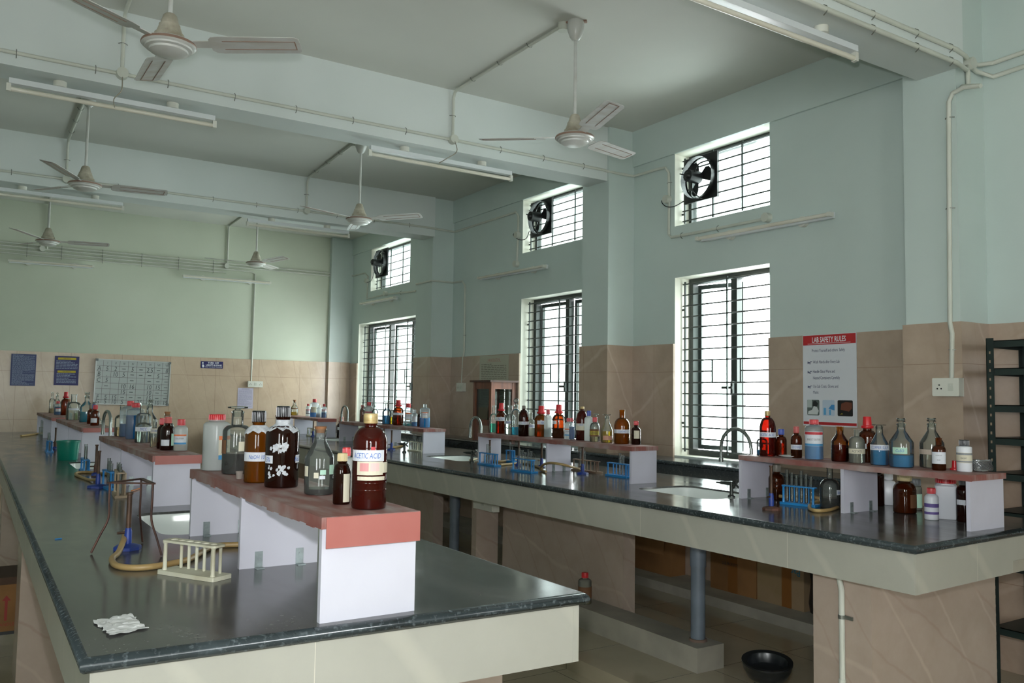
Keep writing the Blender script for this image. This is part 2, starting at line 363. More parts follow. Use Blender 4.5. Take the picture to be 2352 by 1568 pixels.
# ---------------------------------------------------------------- exhaust fans
def exhaust(px, py, size, label, wirepts):
    p = Px(px, py, XW+.10); t = thing('exhaust_fan', label, 'fan', p, 0, 'exhaust fans in the upper windows')
    h = size/2; r = h*.92
    fr = MB(); n = 32                                                   # square plate with a round hole, in the YZ plane
    out = []; inn = []
    for i in range(n):
        a = 2*PI*i/n; c, s_ = math.cos(a), math.sin(a); k = h/max(abs(c), abs(s_)); out.append((c*k, s_*k)); inn.append((c*r, s_*r))
    for x in (.0, .02):
        o = len(fr.v); fr.v += [Vector((x, u, v)) for u, v in out+inn]; fr.f += [[o+i, o+(i+1) % n, o+n+(i+1) % n, o+n+i] for i in range(n)]
    fr.f += [[i, (i+1) % n, 2*n+(i+1) % n, 2*n+i] for i in range(n)]
    fr.build('mounting_plate', M_black, t, False)
    rg = MB()
    for i in range(n):
        a, b = 2*PI*i/n, 2*PI*(i+1)/n
        rg.quad((-.05, r*math.cos(a), r*math.sin(a)), (-.05, r*math.cos(b), r*math.sin(b)), (.0, r*math.cos(b), r*math.sin(b)), (.0, r*math.cos(a), r*math.sin(a)))
    rg.build('shroud_ring', M_black, t)
    MB().cyl((-.02, 0, 0), (-.14, 0, 0), .052, .048, 20).cyl((-.14, 0, 0), (-.16, 0, 0), .03, .02, 16).build('motor', M_black, t)
    for k in range(3):
        a0 = 2*PI*k/3+.9; b = MB(); vs = []
        for j, (u, wd) in enumerate(((.03, .02), (.06, .035), (.10, .055), (.135, .05), (.15, .02))):
            for sgn in (-1, 0, 1):
                ca, sa = math.cos(a0), math.sin(a0); vs.append((-.015+sgn*wd*.35, u*ca-sgn*wd*sa, u*sa+sgn*wd*ca))
        fs = [(j*3+i, j*3+i+1, j*3+i+4, j*3+i+3) for j in range(4) for i in range(2)]
        b.add(vs, fs); b.build('blade', M_black, t)
    for k in range(3):
        a = 2*PI*k/3+.35; ca, sa = math.cos(a), math.sin(a)
        MB().tube(smooth_path([(-.10, .05*ca, .05*sa), (-.11, .12*ca, .12*sa), (-.05, r*.98*ca, r*.98*sa), (.0, r*1.03*ca, r*1.03*sa)], 4), .006, 6).build('bracket_rod', M_black, t)
    if wirepts:
        pts = [Px(*q) - p for q in wirepts]
        MB().tube(smooth_path(pts, 6), .004, 6).build('power_cord', M_wire_b, t)
exhaust(1608, 409, .37, 'black exhaust fan in the upper window nearest the camera, above the safety poster', [(1571, 462, XW+.06), (1548, 474, XW-.06), (1530, 474, XW-.06), (1520, 464, XW-.06), (1524, 455, XW-.05)])
exhaust(1243, 500, .37, 'black exhaust fan in the middle upper window beside the pillar', [(1216, 530, XW+.05), (1208, 548, XW-.05), (1192, 550, XW-.05), (1179, 540, XW-.05), (1184, 533, XW-.04)])
exhaust(876, 604, .40, 'black exhaust fan in the farthest upper window near the back wall', [(862, 610, XW-.05), (855, 640, XW-.04), (845, 648, XW-.05), (836, 645, XW-.05)])
# ---------------------------------------------------------------- ceiling fans
M_fanw = pm('fan_white_enamel', '#c9cac6', .3, col2='#bdbcb5', sc=9)
M_fang = pm('fan_cream_housing', '#b9b3a2', .45, col2='#8f8673', sc=14)
M_blade = pm('fan_blade_paint', '#c6c8c6', .38, col2='#b9b7b0', sc=7, stretch=(1, 3, 1))
M_trimline = pm('fan_copper_line', '#8d7263', .4)
ZM = 2.954
def fan_proto(label):
    t = thing('ceiling_fan', label, 'fan', (0, 0, 0), 0, 'ceiling fans hanging in two rows'); H = (ZC-ZM)*S
    MB().lathe([(0, H), (.05, H), (.055, H-.03), (.052, H-.06), (.036, H-.105), (.018, H-.125), (0, H-.125)], n=24).build('canopy', M_fanw, t)
    MB().box(-.07, .07, -.012, .012, H-.012, H-.0005).build('hook_plate', M_trimline, t)
    MB().cyl((0, 0, .12), (0, 0, H-.11), .0105, n=12).build('down_rod', M_fanw, t)
    MB().lathe([(0, .15), (.022, .15), (.03, .142), (.042, .10), (.047, .097), (.047, .09), (.06, .055), (.066, .052), (.066, .046), (.075, .02), (.075, .012), (0, .012)], n=28).build('housing_cup', M_fang, t)
    mo = MB().lathe([(0, .022), (.098, .022), (.118, .012), (.121, .0), (.116, -.006), (.104, -.010), (.102, -.018), (.086, -.022), (.084, -.031), (.06, -.042), (.0, -.047)], n=40).build('motor', M_fanw, t)
    MB().lathe([(.1195, .010), (.1222, .004), (.1222, .001), (.1195, -.002)], n=40).build('trim_ring', M_trimline, mo)
    for k in range(3):
        M = Matrix.Rotation(2*PI*k/3, 4, 'Z') @ Matrix.Rotation(-.03, 4, 'Y')
        P = Matrix.Translation((0, 0, .005)) @ Matrix.Rotation(-.2, 4, 'X')
        b = MB()
        out = [(.19, -.040), (.205, -.058), (.24, -.064), (.585, -.060), (.603, -.048), (.606, .0), (.603, .048), (.585, .060), (.24, .064), (.205, .058), (.19, .040)]
        b.prism(out, -.0015, .0015); b.v = [M @ P @ v for v in b.v]
        bo = b.build('blade', M_blade, t, True, .5)
        g = MB()
        for y in (-.03, .03): g.box(.25, .585, y-.0014, y+.0014, -.0036, -.0014)
        g.box(.5805, .585, -.03, .03, -.0036, -.0014); g.v = [M @ P @ v for v in g.v]; g.build('pressed_line', M_trimline, bo)
        a = MB().box(.10, .26, -.026, .026, .001, .005); a.v = [M @ P @ v for v in a.v]; a.build('blade_arm', M_fanw, t)
    return t
FANS = [(5.707, 7.585, 135, 'white ceiling fan in the near bay, over the second bench beside the windows'), (1.305, 7.535, -30, 'white ceiling fan nearest the camera at the top left'),
        (1.277, 13.49, 0, 'white ceiling fan in the middle bay, over the left bench'), (5.47, 13.36, -46, 'white ceiling fan in the middle bay, left of the middle pillar'),
        (1.201, 19.2, -5, 'white ceiling fan in the farthest bay at the left, before the back wall'), (5.44, 19.4, 50, 'white ceiling fan in the farthest bay, above the far end of the second bench')]
f0 = fan_proto(FANS[0][3])
for i, (x, y, a, lb) in enumerate(FANS):
    if i == 0: f0.location = (x*S, y*S, Z(ZM)); f0.rotation_euler = (0, 0, math.radians(a))
    else: dup(f0, (x*S, y*S, Z(ZM)), math.radians(a), lb)
# ---------------------------------------------------------------- tube lights
M_batten = pm('batten_white', '#d5d9da', .3)
M_tube = pm('fluorescent_tube_off', '#d8d5c8', .2, col2='#cfc9b8', sc=3)
M_holder = pm('lamp_holder_plastic', '#cfcfc4', .4)
def tube_light(pa, pb, up, label, blocks=True):
    """pa, pb: batten ends on the mounting surface; up: unit vector pointing away from the surface"""
    pa, pb, up = Vector(pa), Vector(pb), Vector(up); mid = (pa+pb)/2; d = (pb-pa).normalized(); L = (pb-pa).length/2; sd = d.cross(up)
    t = thing('tube_light', label, 'light', mid, 0, 'unlit tube light fittings')
    M = Matrix((d, sd, up)).transposed().to_4x4()
    b0 = .035 if blocks else .0
    MB().box(-L, L, -.021, .021, b0, b0+.032, M).build('batten', M_batten, t)
    for sx in (-1, 1):
        MB().box(sx*L-.012, sx*L+.012, -.014, .014, b0+.032, b0+.078, M).build('lamp_holder', M_holder, t)
        if blocks: MB().lathe([(0, 0), (.037, 0), (.037, b0), (0, b0)], (sx*L*.55, 0, 0), 20, M).build('mounting_block', M_holder, t)
    MB().cyl((-L+.012, 0, b0+.062), (L-.012, 0, b0+.062), .0135, n=16).build('tube', M_tube, t)
    for o in t.children[-1:]: o.data.transform(M)
    return t
def beam_light(xa, xb, beam, label):
    y = (BEAMS[beam][0]+BEAMS[beam][1])/2*S; tube_light((xa*S, y, Z(ZB)), (xb*S, y, Z(ZB)), (0, 0, -1), label)
beam_light(4.47, 6.77, 1, 'tube light under the second beam, between the near pillar fan and the middle pillar')
beam_light(.21, 2.40, 1, 'tube light under the second beam at the left, below the nearest fan')
beam_light(4.75, 7.0, 0, 'tube light under the nearest beam at the top right corner')
beam_light(4.45, 6.55, 2, 'tube light under the farthest beam, beside the middle bay fan')
beam_light(.15, 2.2, 2, 'tube light under the farthest beam at the left edge of the picture')
def wall_light_y(a, b, label): tube_light(Py(*a, YB-.005), Py(*b, YB-.005), (0, -1, 0), label)
def wall_light_x(a, b, label): tube_light(Px(*a, XW), Px(*b, XW), (-1, 0, 0), label)
wall_light_y((419, 635), (616, 651), 'tube light on the back wall above the notice sheet')
wall_light_y((20, 600), (212, 614), 'tube light on the back wall at the left, above the blue posters')
wall_light_x((1926, 496), (1622, 551), 'tube light on the window wall above the lab safety poster')
wall_light_x((1266, 613), (1116, 640), 'tube light on the window wall between the middle windows')
wall_light_x((920, 684), (842, 698), 'tube light on the window wall between the farthest windows')
# ---------------------------------------------------------------- surface conduits
def conduit(name, label, pipes, boxes=(), clips=(), wires=(), r=.0115):
    """pipes: lists of world points; boxes: (point, axis); clips: (point, axis along pipe, surface normal)"""
    base = Vector(pipes[0][0]); t = thing(name, label, 'conduit', base, 0, 'surface mounted white conduits')
    for p in pipes: MB().tube([Vector(q)-base for q in p], r, 12).build('pipe', M_pvc, t)
    for p, ax in boxes:
        p = Vector(p)-base; ax = Vector(ax); MB().cyl(p-ax*.012, p+ax*.035, .036, .034, 18).build('junction_box', M_pvc, t)
    for p, nrm in clips:
        p = Vector(p)-base; nrm = Vector(nrm); best = None
        for pp in pipes:
            for a, b in zip(pp, pp[1:]):
                a, b = Vector(a)-base, Vector(b)-base; e = b-a; u = max(0, min(1, (p-a).dot(e)/e.length_squared)); dd = (a+e*u-p).length
                if best is None or dd < best[0]: best = (dd, e.normalized(), a+e*u)
        p = best[2]-nrm*.006; sd = best[1].cross(nrm).normalized()
        MB().tube([p-sd*.026-nrm*.006, p-sd*.014+nrm*.012, p+nrm*.0165, p+sd*.014+nrm*.012, p+sd*.026-nrm*.006], .0028, 5).build('clip', M_clip, t)
    for wp in wires: MB().tube(smooth_path([Vector(q)-base for q in wp], 5), .0035, 6).build('hanging_wire', M_wire_g, t)
    return t
def yp(px, py, yd): return Py(px, py, yd)
B1, B2 = BEAMS[1][0]-.02, BEAMS[2][0]-.02
def line_clips(a, b, n, nrm): a, b = Vector(a), Vector(b); return [(a.lerp(b, (i+.5)/n), nrm) for i in range(n)]
ya = lambda px, py: Py(px, py, B1)
P = [ya(-60, 107), ya(280, 172), ya(690, 256), ya(1040, 319), ya(1385, 385)]
zc1 = sum(p.z for p in P)/5
P = [Vector((p.x, p.y, zc1+(p.z-zc1)*.3)) for p in P]
A1c = [(P[0]), P[-1], Vector((8.46*S, B1*S-.005, zc1)), Vector((8.93*S, 10.27*S, zc1-.005)), Vector(((XW-.03)*S, 10.0*S, zc1-.005)), Px(1512, 388, XW-.02)]
conduit('conduit', 'white conduit along the second beam running to the near window fan', [A1c],
        [(P[1], (0, -1, 0)), (P[3], (0, -1, 0))], line_clips(P[0], P[-1], 11, (0, -1, 0)),
        [[P[1]+Vector((0, -.03, -.02)), P[1]+Vector((-.005, -.05, -.12)), P[1]+Vector((-.04, -.02, -.17)), P[1]+Vector((-.03, .02, -.21))],
         [P[3]+Vector((0, -.03, -.01)), P[3]+Vector((.01, -.05, -.10)), P[3]+Vector((-.06, -.02, -.16)), P[3]+Vector((-.10, .03, -.19))]])
def fan_drop(fx, fy, yb, box, label):
    x = box.x; c = Z(ZC)-.013
    conduit('conduit', label, [[box, (x, yb*S, c-.05), (x, yb*S-.02, c-.012), (x, yb*S-.07, c), (fx*S-.0, fy*S+.06, c)]], [((fx*S, fy*S+.07, c), (0, 0, -1))],
            [((x, yb*S-.002, (box.z+c)/2), (0, -1, 0))]+[((x+(fx*S-x)*k, yb*S+(fy*S-yb*S)*k, c), (0, 0, -1)) for k in (.2, .45, .7)])
fan_drop(5.62, 7.585, B1, P[3], 'white conduit rising from the second beam to the near bay window-side fan')
fan_drop(1.27, 7.535, B1, P[1], 'white conduit rising from the second beam to the nearest fan')
yb_ = lambda px, py: Py(px, py, B2)
Q = [yb_(-40, 388), yb_(152, 416), yb_(704, 483), yb_(980, 519)]; zc2 = sum(q.z for q in Q)/4
Q = [Vector((q.x, q.y, zc2+(q.z-zc2)*.3)) for q in Q]
conduit('conduit', 'white conduit along the farthest beam running to the middle window fan',
        [[Q[0], Q[3], Vector((8.46*S, B2*S-.005, zc2)), Vector((8.94*S, 16.33*S, zc2)), Vector(((XW-.02)*S, 16.2*S, zc2)), Px(1185, 487, XW-.02), Px(1191, 496, XW-.02), Px(1190, 540, XW-.02), Px(1187, 606, XW-.02)]],
        [(Q[1], (0, -1, 0)), (Q[2], (0, -1, 0)), (Px(1190, 540, XW-.02), (-1, 0, 0)), (Px(1187, 606, XW-.02), (-1, 0, 0))], line_clips(Q[0], Q[3], 10, (0, -1, 0)))
fan_drop(1.25, 13.49, B2, Q[1], 'white conduit rising from the farthest beam to the middle bay fan over the left bench')
fan_drop(5.40, 13.36, B2, Q[2], 'white conduit rising from the farthest beam to the middle bay fan near the pillar')
x_ = lambda px, py: Px(px, py, XW-.02)
conduit('conduit', 'white conduit looping round the near upper window to its wall light', [[x_(1512, 388), x_(1528, 385), x_(1536, 396), x_(1537, 458), x_(1536, 538), x_(1542, 545), x_(1600, 534), x_(1760, 502)]],
        [(x_(1534, 458), (-1, 0, 0)), (x_(1763, 500), (-1, 0, 0))], [(x_(1537, 420), (-1, 0, 0)), (x_(1648, 525), (-1, 0, 0)), (x_(1565, 541), (-1, 0, 0))])
conduit('conduit', 'white conduit under the farthest upper window', [[x_(782, 640), x_(838, 627), x_(845, 634), x_(843, 686), x_(884, 676), x_(956, 668)]],
        [(x_(844, 645), (-1, 0, 0)), (x_(887, 674), (-1, 0, 0))], [(x_(920, 672), (-1, 0, 0))])
xp_ = lambda px, py: Px(px, py, XP-.03)
pz = Px(975, 648, XP-.03).z
conduit('conduit', 'white conduit from the farthest pillar down to the socket beside the wooden cabinet', [[Vector(((XP-.03)*S, 17.1*S, pz)), Vector(((XP-.03)*S, 16.36*S, pz)), Vector(((XP+.05)*S, 16.33*S, pz)), Vector(((XW-.05)*S, 16.33*S, pz)), Vector(((XW-.02)*S, 16.25*S, pz)), x_(1062, 646), x_(1068, 655), x_(1066, 805), x_(1064, 822), x_(1061, 880)]],
        [], [(x_(1067, 770), (-1, 0, 0)), (x_(1062, 846), (-1, 0, 0))])
# near pillar
c = lambda px, py: Px(px, py, XP-.03)
cv = c(2180, 400); cy = cv.y
conduit('conduit', 'white conduit down the near right pillar to the wall socket', [[c(2252, 197), c(2215, 200), c(2188, 214), c(2179, 235), c(2182, 740), c(2187, 765), c(2186, 874)]], [],
        [(c(2180, 270), (-1, 0, 0)), (c(2182, 478), (-1, 0, 0)), (c(2187, 803), (-1, 0, 0))], r=.013)
B0 = BEAMS[0][0]-.02; y0_ = lambda px, py: Py(px, py, B0)
za0 = (y0_(2000, 18).z+y0_(2210, 130).z)/2; zb0 = (y0_(2000, 38).z+y0_(2200, 140).z)/2
jb = Vector(((XP+.18)*S, 4.65*S, zb0+.01))
conduit('conduit', 'pair of white conduits along the nearest beam at the top right', [[Vector((4.4*S, B0*S, za0)), Vector((8.3*S, B0*S, za0)), Vector((8.5*S, B0*S+.01, za0-.01)), jb+Vector((0, 0, .03)), jb+Vector((.1, .0, .02)), Vector(((XW-.04)*S, 4.55*S, za0)), Vector(((XW-.03)*S, 3.6*S, za0+.02))],
        [Vector((4.4*S, B0*S, zb0-.035)), Vector((8.3*S, B0*S, zb0-.035)), Vector((8.5*S, B0*S+.01, zb0-.045)), jb, jb+Vector((.1, 0, -.02)), Vector(((XW-.04)*S, 4.55*S, zb0-.04)), Vector(((XW-.03)*S, 3.6*S, zb0-.02))],
        [jb, jb+Vector((0, 0, -.12)), jb+Vector((-.06, .0, -.14)), c(2252, 197)]], [(jb, (0, -1, 0))],
        [((x*S, B0*S-.002, z), (0, -1, 0)) for x in (6.2, 6.9, 7.6, 8.2) for z in (za0, zb0-.035)], r=.013)
# back wall
k = lambda px, py: Py(px, py, YB-.03)
zz = [k(300, 598).z+dz for dz in (.085, .045, .0, -.045)]; bx = lambda px: k(px, 610).x
for i, (xe, z) in enumerate(zip((8.9, 8.9, 5.9, 5.9), zz)):
    pts = [Vector((-5.9*S, (YB-.03)*S, z)), Vector((bx(600) if i > 1 else 8.86*S, (YB-.03)*S, z))]
    if i == 2: pts = [pts[0], Vector((bx(575), (YB-.03)*S, z)), Vector((bx(587), (YB-.03)*S, z-.03)), Vector((bx(586), (YB-.03)*S, k(583, 877).z))]
    if i == 3: pts = [pts[0], Vector((bx(520), (YB-.03)*S, z))]
    conduit('conduit', ['topmost of the four parallel conduits on the back wall', 'second from top of the four parallel conduits on the back wall', 'third parallel back wall conduit, turning down to the double socket', 'lowest of the four parallel conduits on the back wall'][i], [pts], [(Vector((bx(520), (YB-.03)*S, z)), (0, -1, 0)), (Vector((bx(95), (YB-.03)*S, z)), (0, -1, 0))] if i == 1 else [], [(Vector((bx(q), (YB-.03)*S, z)), (0, -1, 0)) for q in (60, 140, 235, 325, 410, 490)], r=.0105)
conduit('conduit', 'white conduit dropping down the back wall to the single socket in the corner', [[Vector((bx(778), (YB-.03)*S, zz[1])), Vector((bx(776), (YB-.03)*S, k(772, 882).z))]], [(Vector((bx(778), (YB-.03)*S, zz[1])), (0, -1, 0))], [(k(772, 858), (0, -1, 0))])
for pxx, lb in ((522, 'white riser conduit on the back wall behind the far fan above the second bench'), (106, 'white riser conduit on the back wall behind the far left fan')):
    conduit('conduit', lb, [[Vector((bx(pxx), (YB-.035)*S, zz[1])), Vector((bx(pxx), (YB-.035)*S, Z(ZC)-.05)), Vector((bx(pxx), (YB-.1)*S, Z(ZC)-.013)), Vector(((5.44 if pxx > 300 else 1.2)*S, 19.5*S, Z(ZC)-.013))]])
# ---------------------------------------------------------------- sockets and switch boxes
def socket(p, dr, w, h, d, label, holes=1, name='wall_socket'):
    """p centre on the surface, dr outward normal"""
    dr = Vector(dr); sd = Vector((0, 0, 1)).cross(dr); M = Matrix((sd, dr, Vector((0, 0, 1)))).transposed().to_4x4()
    t = thing(name, label, 'socket', p); MB().box(-w/2, w/2, 0, d*.75, -h/2, h/2, M).build('back_box', M_pvc2, t)
    fp = MB().rbox(-w/2, w/2, -h/2, h/2, d*.75, d, .006); Rr = M @ Matrix(((1, 0, 0, 0), (0, 0, 1, 0), (0, -1, 0, 0), (0, 0, 0, 1))); fp.v = [Rr @ v for v in fp.v]; fp.build('face_plate', M_pvc2, t)
    xs = [-.23*w] if holes == 1 else [-.33*w, .33*w]
    for x in xs:
        g = MB()
        for u, v in ((0, .011), (-.011, -.009), (.011, -.009)): g.cyl(M @ Vector((x+u, d-.001, v)), M @ Vector((x+u, d+.0015, v)), .0042, n=8)
        g.build('socket_holes', M_wire_b, t)
    x = .2*w if holes == 1 else 0
    MB().box(x-.014, x+.014, d, d+.004, -.02, .02, M).box(x-.002, x+.002, d+.003, d+.0055, .005, .012, M).build('switch', M_pvc, t)
    return t
socket(Px(2183, 889, XP-.03), (-1, 0, 0), .15, .10, .05, 'white wall socket on the near right pillar', 1)
socket(Px(1063, 889, XW-.035), (-1, 0, 0), .15, .10, .045, 'white wall socket beside the wooden cabinet', 1)
socket(Py(585, 882, YB-.035), (0, -1, 0), .21, .085, .045, 'white double socket on the back wall above the notice sheet', 2)
socket(Py(771, 886, YB-.035), (0, -1, 0), .11, .085, .045, 'small white single socket in the back wall corner', 1)
# ---------------------------------------------------------------- benches
def granite(name, cols, rough, r2):
    m, nt, out = newmat(name); L = nt.links.new
    b = N(nt, 'ShaderNodeBsdfPrincipled'); L(b.outputs[0], out.inputs[0]); tc = N(nt, 'ShaderNodeTexCoord')
    mp = N(nt, 'ShaderNodeMapping'); mp.inputs['Scale'].default_value = (2.2, .8, 1); mp.inputs['Rotation'].default_value = (0, 0, .5); L(tc.outputs['Object'], mp.inputs[0])
    n1 = N(nt, 'ShaderNodeTexNoise', Scale=2.2, Detail=8., Roughness=.62, Distortion=.8); L(mp.outputs[0], n1.inputs['Vector'])
    n2 = N(nt, 'ShaderNodeTexNoise', Scale=85., Detail=3.); L(tc.outputs['Object'], n2.inputs['Vector'])
    r1 = N(nt, 'ShaderNodeMapRange'); r1.inputs['From Min'].default_value = .3; r1.inputs['From Max'].default_value = .72; L(n1.outputs['Fac'], r1.inputs['Value'])
    x1 = N(nt, 'ShaderNodeMix', data_type='RGBA'); x1.inputs['A'].default_value = srgb(cols[0]); x1.inputs['B'].default_value = srgb(cols[1]); L(r1.outputs[0], x1.inputs['Factor'])
    rr = N(nt, 'ShaderNodeMapRange'); rr.inputs['From Min'].default_value = .55; rr.inputs['From Max'].default_value = .75; rr.inputs['To Max'].default_value = .35; L(n2.outputs['Fac'], rr.inputs['Value'])
    x2 = N(nt, 'ShaderNodeMix', data_type='RGBA'); x2.inputs['B'].default_value = srgb(cols[2]); L(rr.outputs[0], x2.inputs['Factor']); L(x1.outputs['Result'], x2.inputs['A']); L(x2.outputs['Result'], b.inputs['Base Color'])
    r3 = N(nt, 'ShaderNodeMapRange'); r3.inputs['To Min'].default_value = rough; r3.inputs['To Max'].default_value = r2; L(r1.outputs[0], r3.inputs['Value']); L(r3.outputs[0], b.inputs['Roughness'])
    MATS[name] = m; return m
M_gran = granite('dusty_black_granite', ('#363635', '#5a5a57', '#7d7d7a'), .11, .24)
M_nose = granite('speckled_granite_edge', ('#1d2325', '#394245', '#8a959a'), .22, .3)
M_granC = granite('black_granite_counter', ('#25292b', '#3d4143', '#5d6162'), .10, .2)
M_apron = stonem('grey_beige_apron_tile', ('#aaa99e', '#9f9e93'), [('Y', .93, .35), ('X', .93, .23)], .3, [('#c4c1b2', 1.1, .95, (.2, .5, .9))], 2.2, jw=.002, jcol='#c9c6b8')
M_supp = stonem('pink_marble_support_tile', ('#b6a699', '#a79688'), None, .25, [('#cdbbab', 1.2, .985, (.5, .6, .4)), ('#93746a', 1.8, .988, (.3, .7, 1.1))], 3.0)
M_cem = pm('grey_plinth_cement', '#a19c8f', .55, col2='#8f8b80', sc=5, bump=.1, bsc=40)
M_ceramic = pm('white_sink_ceramic', '#d9dedb', .12, coat=.5)
M_chrome = pm('brushed_steel_tap', '#8f9490', .25, .85)
M_brass = pm('dark_tap_metal', '#3d403d', .35, .7)
M_lam = pm('white_laminate', '#c3c2cf', .45, col2='#b9b7c2', sc=2.5)
M_lamw = pm('white_laminate_near', '#c8c8d2', .4, col2='#bfbec8', sc=2)
M_red = pm('red_brown_shelf_laminate', '#845049', .55, col2='#a1938f', sc=7, lo=.38, hi=.74, stretch=(3.5, .9, 1), bump=.05)
M_redf = pm('red_laminate_flap', '#9d5850', .45, col2='#a4645c', sc=4)
M_galv = pm('galvanised_bracket', '#a3aeb0', .35, .6, col2='#87908f', sc=30)
M_grey = pm('grey_pvc_pipe', '#6c7681', .4, col2='#5d666f', sc=6)
def rrect(x0, x1, y0, y1, r, seg=5):
    o = []
    for cx, cy, a0 in ((x1-r, y1-r, 0), (x0+r, y1-r, PI/2), (x0+r, y0+r, PI), (x1-r, y0+r, 1.5*PI)):
        for i in range(seg+1): a = a0+PI/2*i/seg; o.append((cx+r*math.cos(a), cy+r*math.sin(a)))
    return o
def slab(name, corners, holes, zt, th, mat, parent):
    """worktop with half-round nosing; corners counter-clockwise, metres"""
    cs = [Vector((x, y, 0)) for x, y in corners]; n = len(cs)
    def inset(d):
        o = []
        for i in range(n):
            a, b, c = cs[i-1], cs[i], cs[(i+1) % n]; e1 = (b-a).normalized(); e2 = (c-b).normalized()
            n1 = Vector((-e1.y, e1.x, 0)); n2 = Vector((-e2.y, e2.x, 0)); bis = (n1+n2); o.append(b+bis*(d/(1+n1.dot(n2))))
        return o
    bm = bmesh.new(); r = th/2
    top = [bm.verts.new((p.x, p.y, zt)) for p in inset(r)]
    edges = [bm.edges.new((top[i], top[(i+1) % n])) for i in range(n)]; hl = []
    for h in holes:
        hv = [bm.verts.new((x, y, zt)) for x, y in h]; hl.append(hv); edges += [bm.edges.new((hv[i], hv[(i+1) % len(hv)])) for i in range(len(hv))]
    bmesh.ops.triangle_fill(bm, use_beauty=True, use_dissolve=False, edges=edges, normal=(0, 0, 1))
    nz = MB(); prev = None
    for k in range(7):
        a = PI*k/6; o_ = len(nz.v); nz.v += [Vector((p.x, p.y, zt-r+r*math.cos(a))) for p in inset(r-r*math.sin(a))]
        if prev is not None: nz.f += [[prev+i, o_+i, o_+(i+1) % n, prev+(i+1) % n] for i in range(n)]
        prev = o_
    nz.f.append([prev+i for i in range(n)][::-1])
    if not holes or True: nz.f.pop()
    for hv in hl:
        lo = [bm.verts.new((v.co.x, v.co.y, zt-th)) for v in hv]
        for i in range(len(hv)): bm.faces.new((hv[i], hv[(i+1) % len(hv)], lo[(i+1) % len(hv)], lo[i]))
    bmesh.ops.recalc_face_normals(bm, faces=bm.faces)
    me = bpy.data.meshes.new(name); bm.to_mesh(me); bm.free()
    for p in me.polygons: p.use_smooth = True
    me.set_sharp_from_angle(angle=.6); me.materials.append(mat); o = bpy.data.objects.new(name, me); C.objects.link(o); o.parent = parent; nz.build('nosing', M_nose, o, True, 1.2); return o
SINKS = {'A': [(1.17, 1.95, 6.2, 7.42), (1.18, 1.95, 11.75, 13.0)], 'B': [(6.2, 7.0, 5.97, 7.1), (6.25, 7.02, 11.1, 12.3), (6.4, 7.15, 16.6, 17.95)]}
def bench(key, nl, nr, fr, fl, supp, label, fy):
    t = thing('laboratory_bench', label, 'bench', (0, 0, 0))
    cor = [(p[0]*S, p[1]*S) for p in (nl, nr, fr, fl)]
    slab('worktop', cor, [rrect(a*S, b*S, c*S, d*S, .08) for a, b, c, d in SINKS[key]], Z(-1), .033, M_gran, t)
    k = .022; th = .02; (ax, ay), (bx, by), (cx, cy), (dx, dy) = cor
    zt, zb = Z(-1)-.0335, Z(-1.345)
    f = MB()
    def strip(p, q, nrm):
        p, q, nrm = Vector((*p, 0)), Vector((*q, 0)), Vector((*nrm, 0)); vs = [p, q, q+nrm*th, p+nrm*th]
        f.add([(v.x, v.y, z) for z in (zb, zt) for v in vs], [(3, 2, 1, 0), (4, 5, 6, 7), (0, 1, 5, 4), (1, 2, 6, 5), (2, 3, 7, 6), (3, 0, 4, 7)])
    strip((ax+k, ay+k), (bx-k, by+k), (0, 1)); strip((ax+k, ay+k), (dx+k, dy), (1, 0)); strip((bx-k, by+k), (cx-k, cy), (-1, 0))
    f.build('apron', M_apron, t)
    for i, (x0_, x1_, y0_, y1_) in enumerate(supp):
        MB().box(x0_*S, x1_*S, y0_*S, y1_*S, .0 if key == 'A' else .081, Z(-1.345)).build('support', M_supp, t, False)
    u = MB(); ys_ = [nl[1]+.1]+[v for s in SINKS[key] for v in (s[2]-.12, s[3]+.12)]+[YB-.1]
    for a, b in zip(ys_[0::2], ys_[1::2]): u.box(cor[0][0]+.06 if key == 'A' else 5.62*S, cor[2][0]-.06, a*S, b*S, Z(-1.343), Z(-1.25))
    u.build('soffit', M_cem, t)
    return t
bench('A', (.392, 3.52), (2.715, 3.435), (2.66, YB-.04), (.40, YB-.04), [(.5, 2.55, 4.0, 4.6), (.5, 2.5, 9.33, 9.95), (.5, 2.5, 14.66, 15.3)],
      'long granite topped laboratory bench in the foreground with its near end facing the camera', 3.5)
bench('B', (5.552, 3.41), (7.82, 3.50), (7.76, YB-.04), (5.2, YB-.04), [(5.90, 7.70, 4.0, 4.53), (6.535, 6.72, 7.66, 10.3), (6.17, 6.535, 10.43, 10.56), (6.535, 6.72, 12.45, 14.8)],
      'long granite topped laboratory bench in the middle of the room, nearer the windows', 3.4)
def sink(s, label):
    a, b, c, d = [v*S for v in s]; t = thing('sink', label, 'sink', ((a+b)/2, (c+d)/2, Z(-1)-.010)); w, h = (b-a)/2-.002, (d-c)/2-.002; m = MB()
    rings = [(1.0, .0, .078), (.985, -.001, .077), (.97, -.02, .075), (.93, -.12, .07), (.82, -.155, .08), (.4, -.17, .05)]
    prev = None
    for kx, z, r in rings:
        ww, hh = w*kx, h-(w-w*kx); pts = [(x, y, z) for x, y in rrect(-ww, ww, -hh, hh, min(r, ww*.9, hh*.9))]; o = len(m.v); m.v += [Vector(p) for p in pts]; n = len(pts)
        if prev is not None: m.f += [[prev+i, prev+(i+1) % n, o+(i+1) % n, o+i] for i in range(n)]
        prev = o
    m.f.append(list(range(prev, prev+n)))
    m.build('basin', M_ceramic, t); MB().lathe([(0, -.166), (.022, -.166), (.024, -.169)], n=16).build('drain', M_chrome, t)
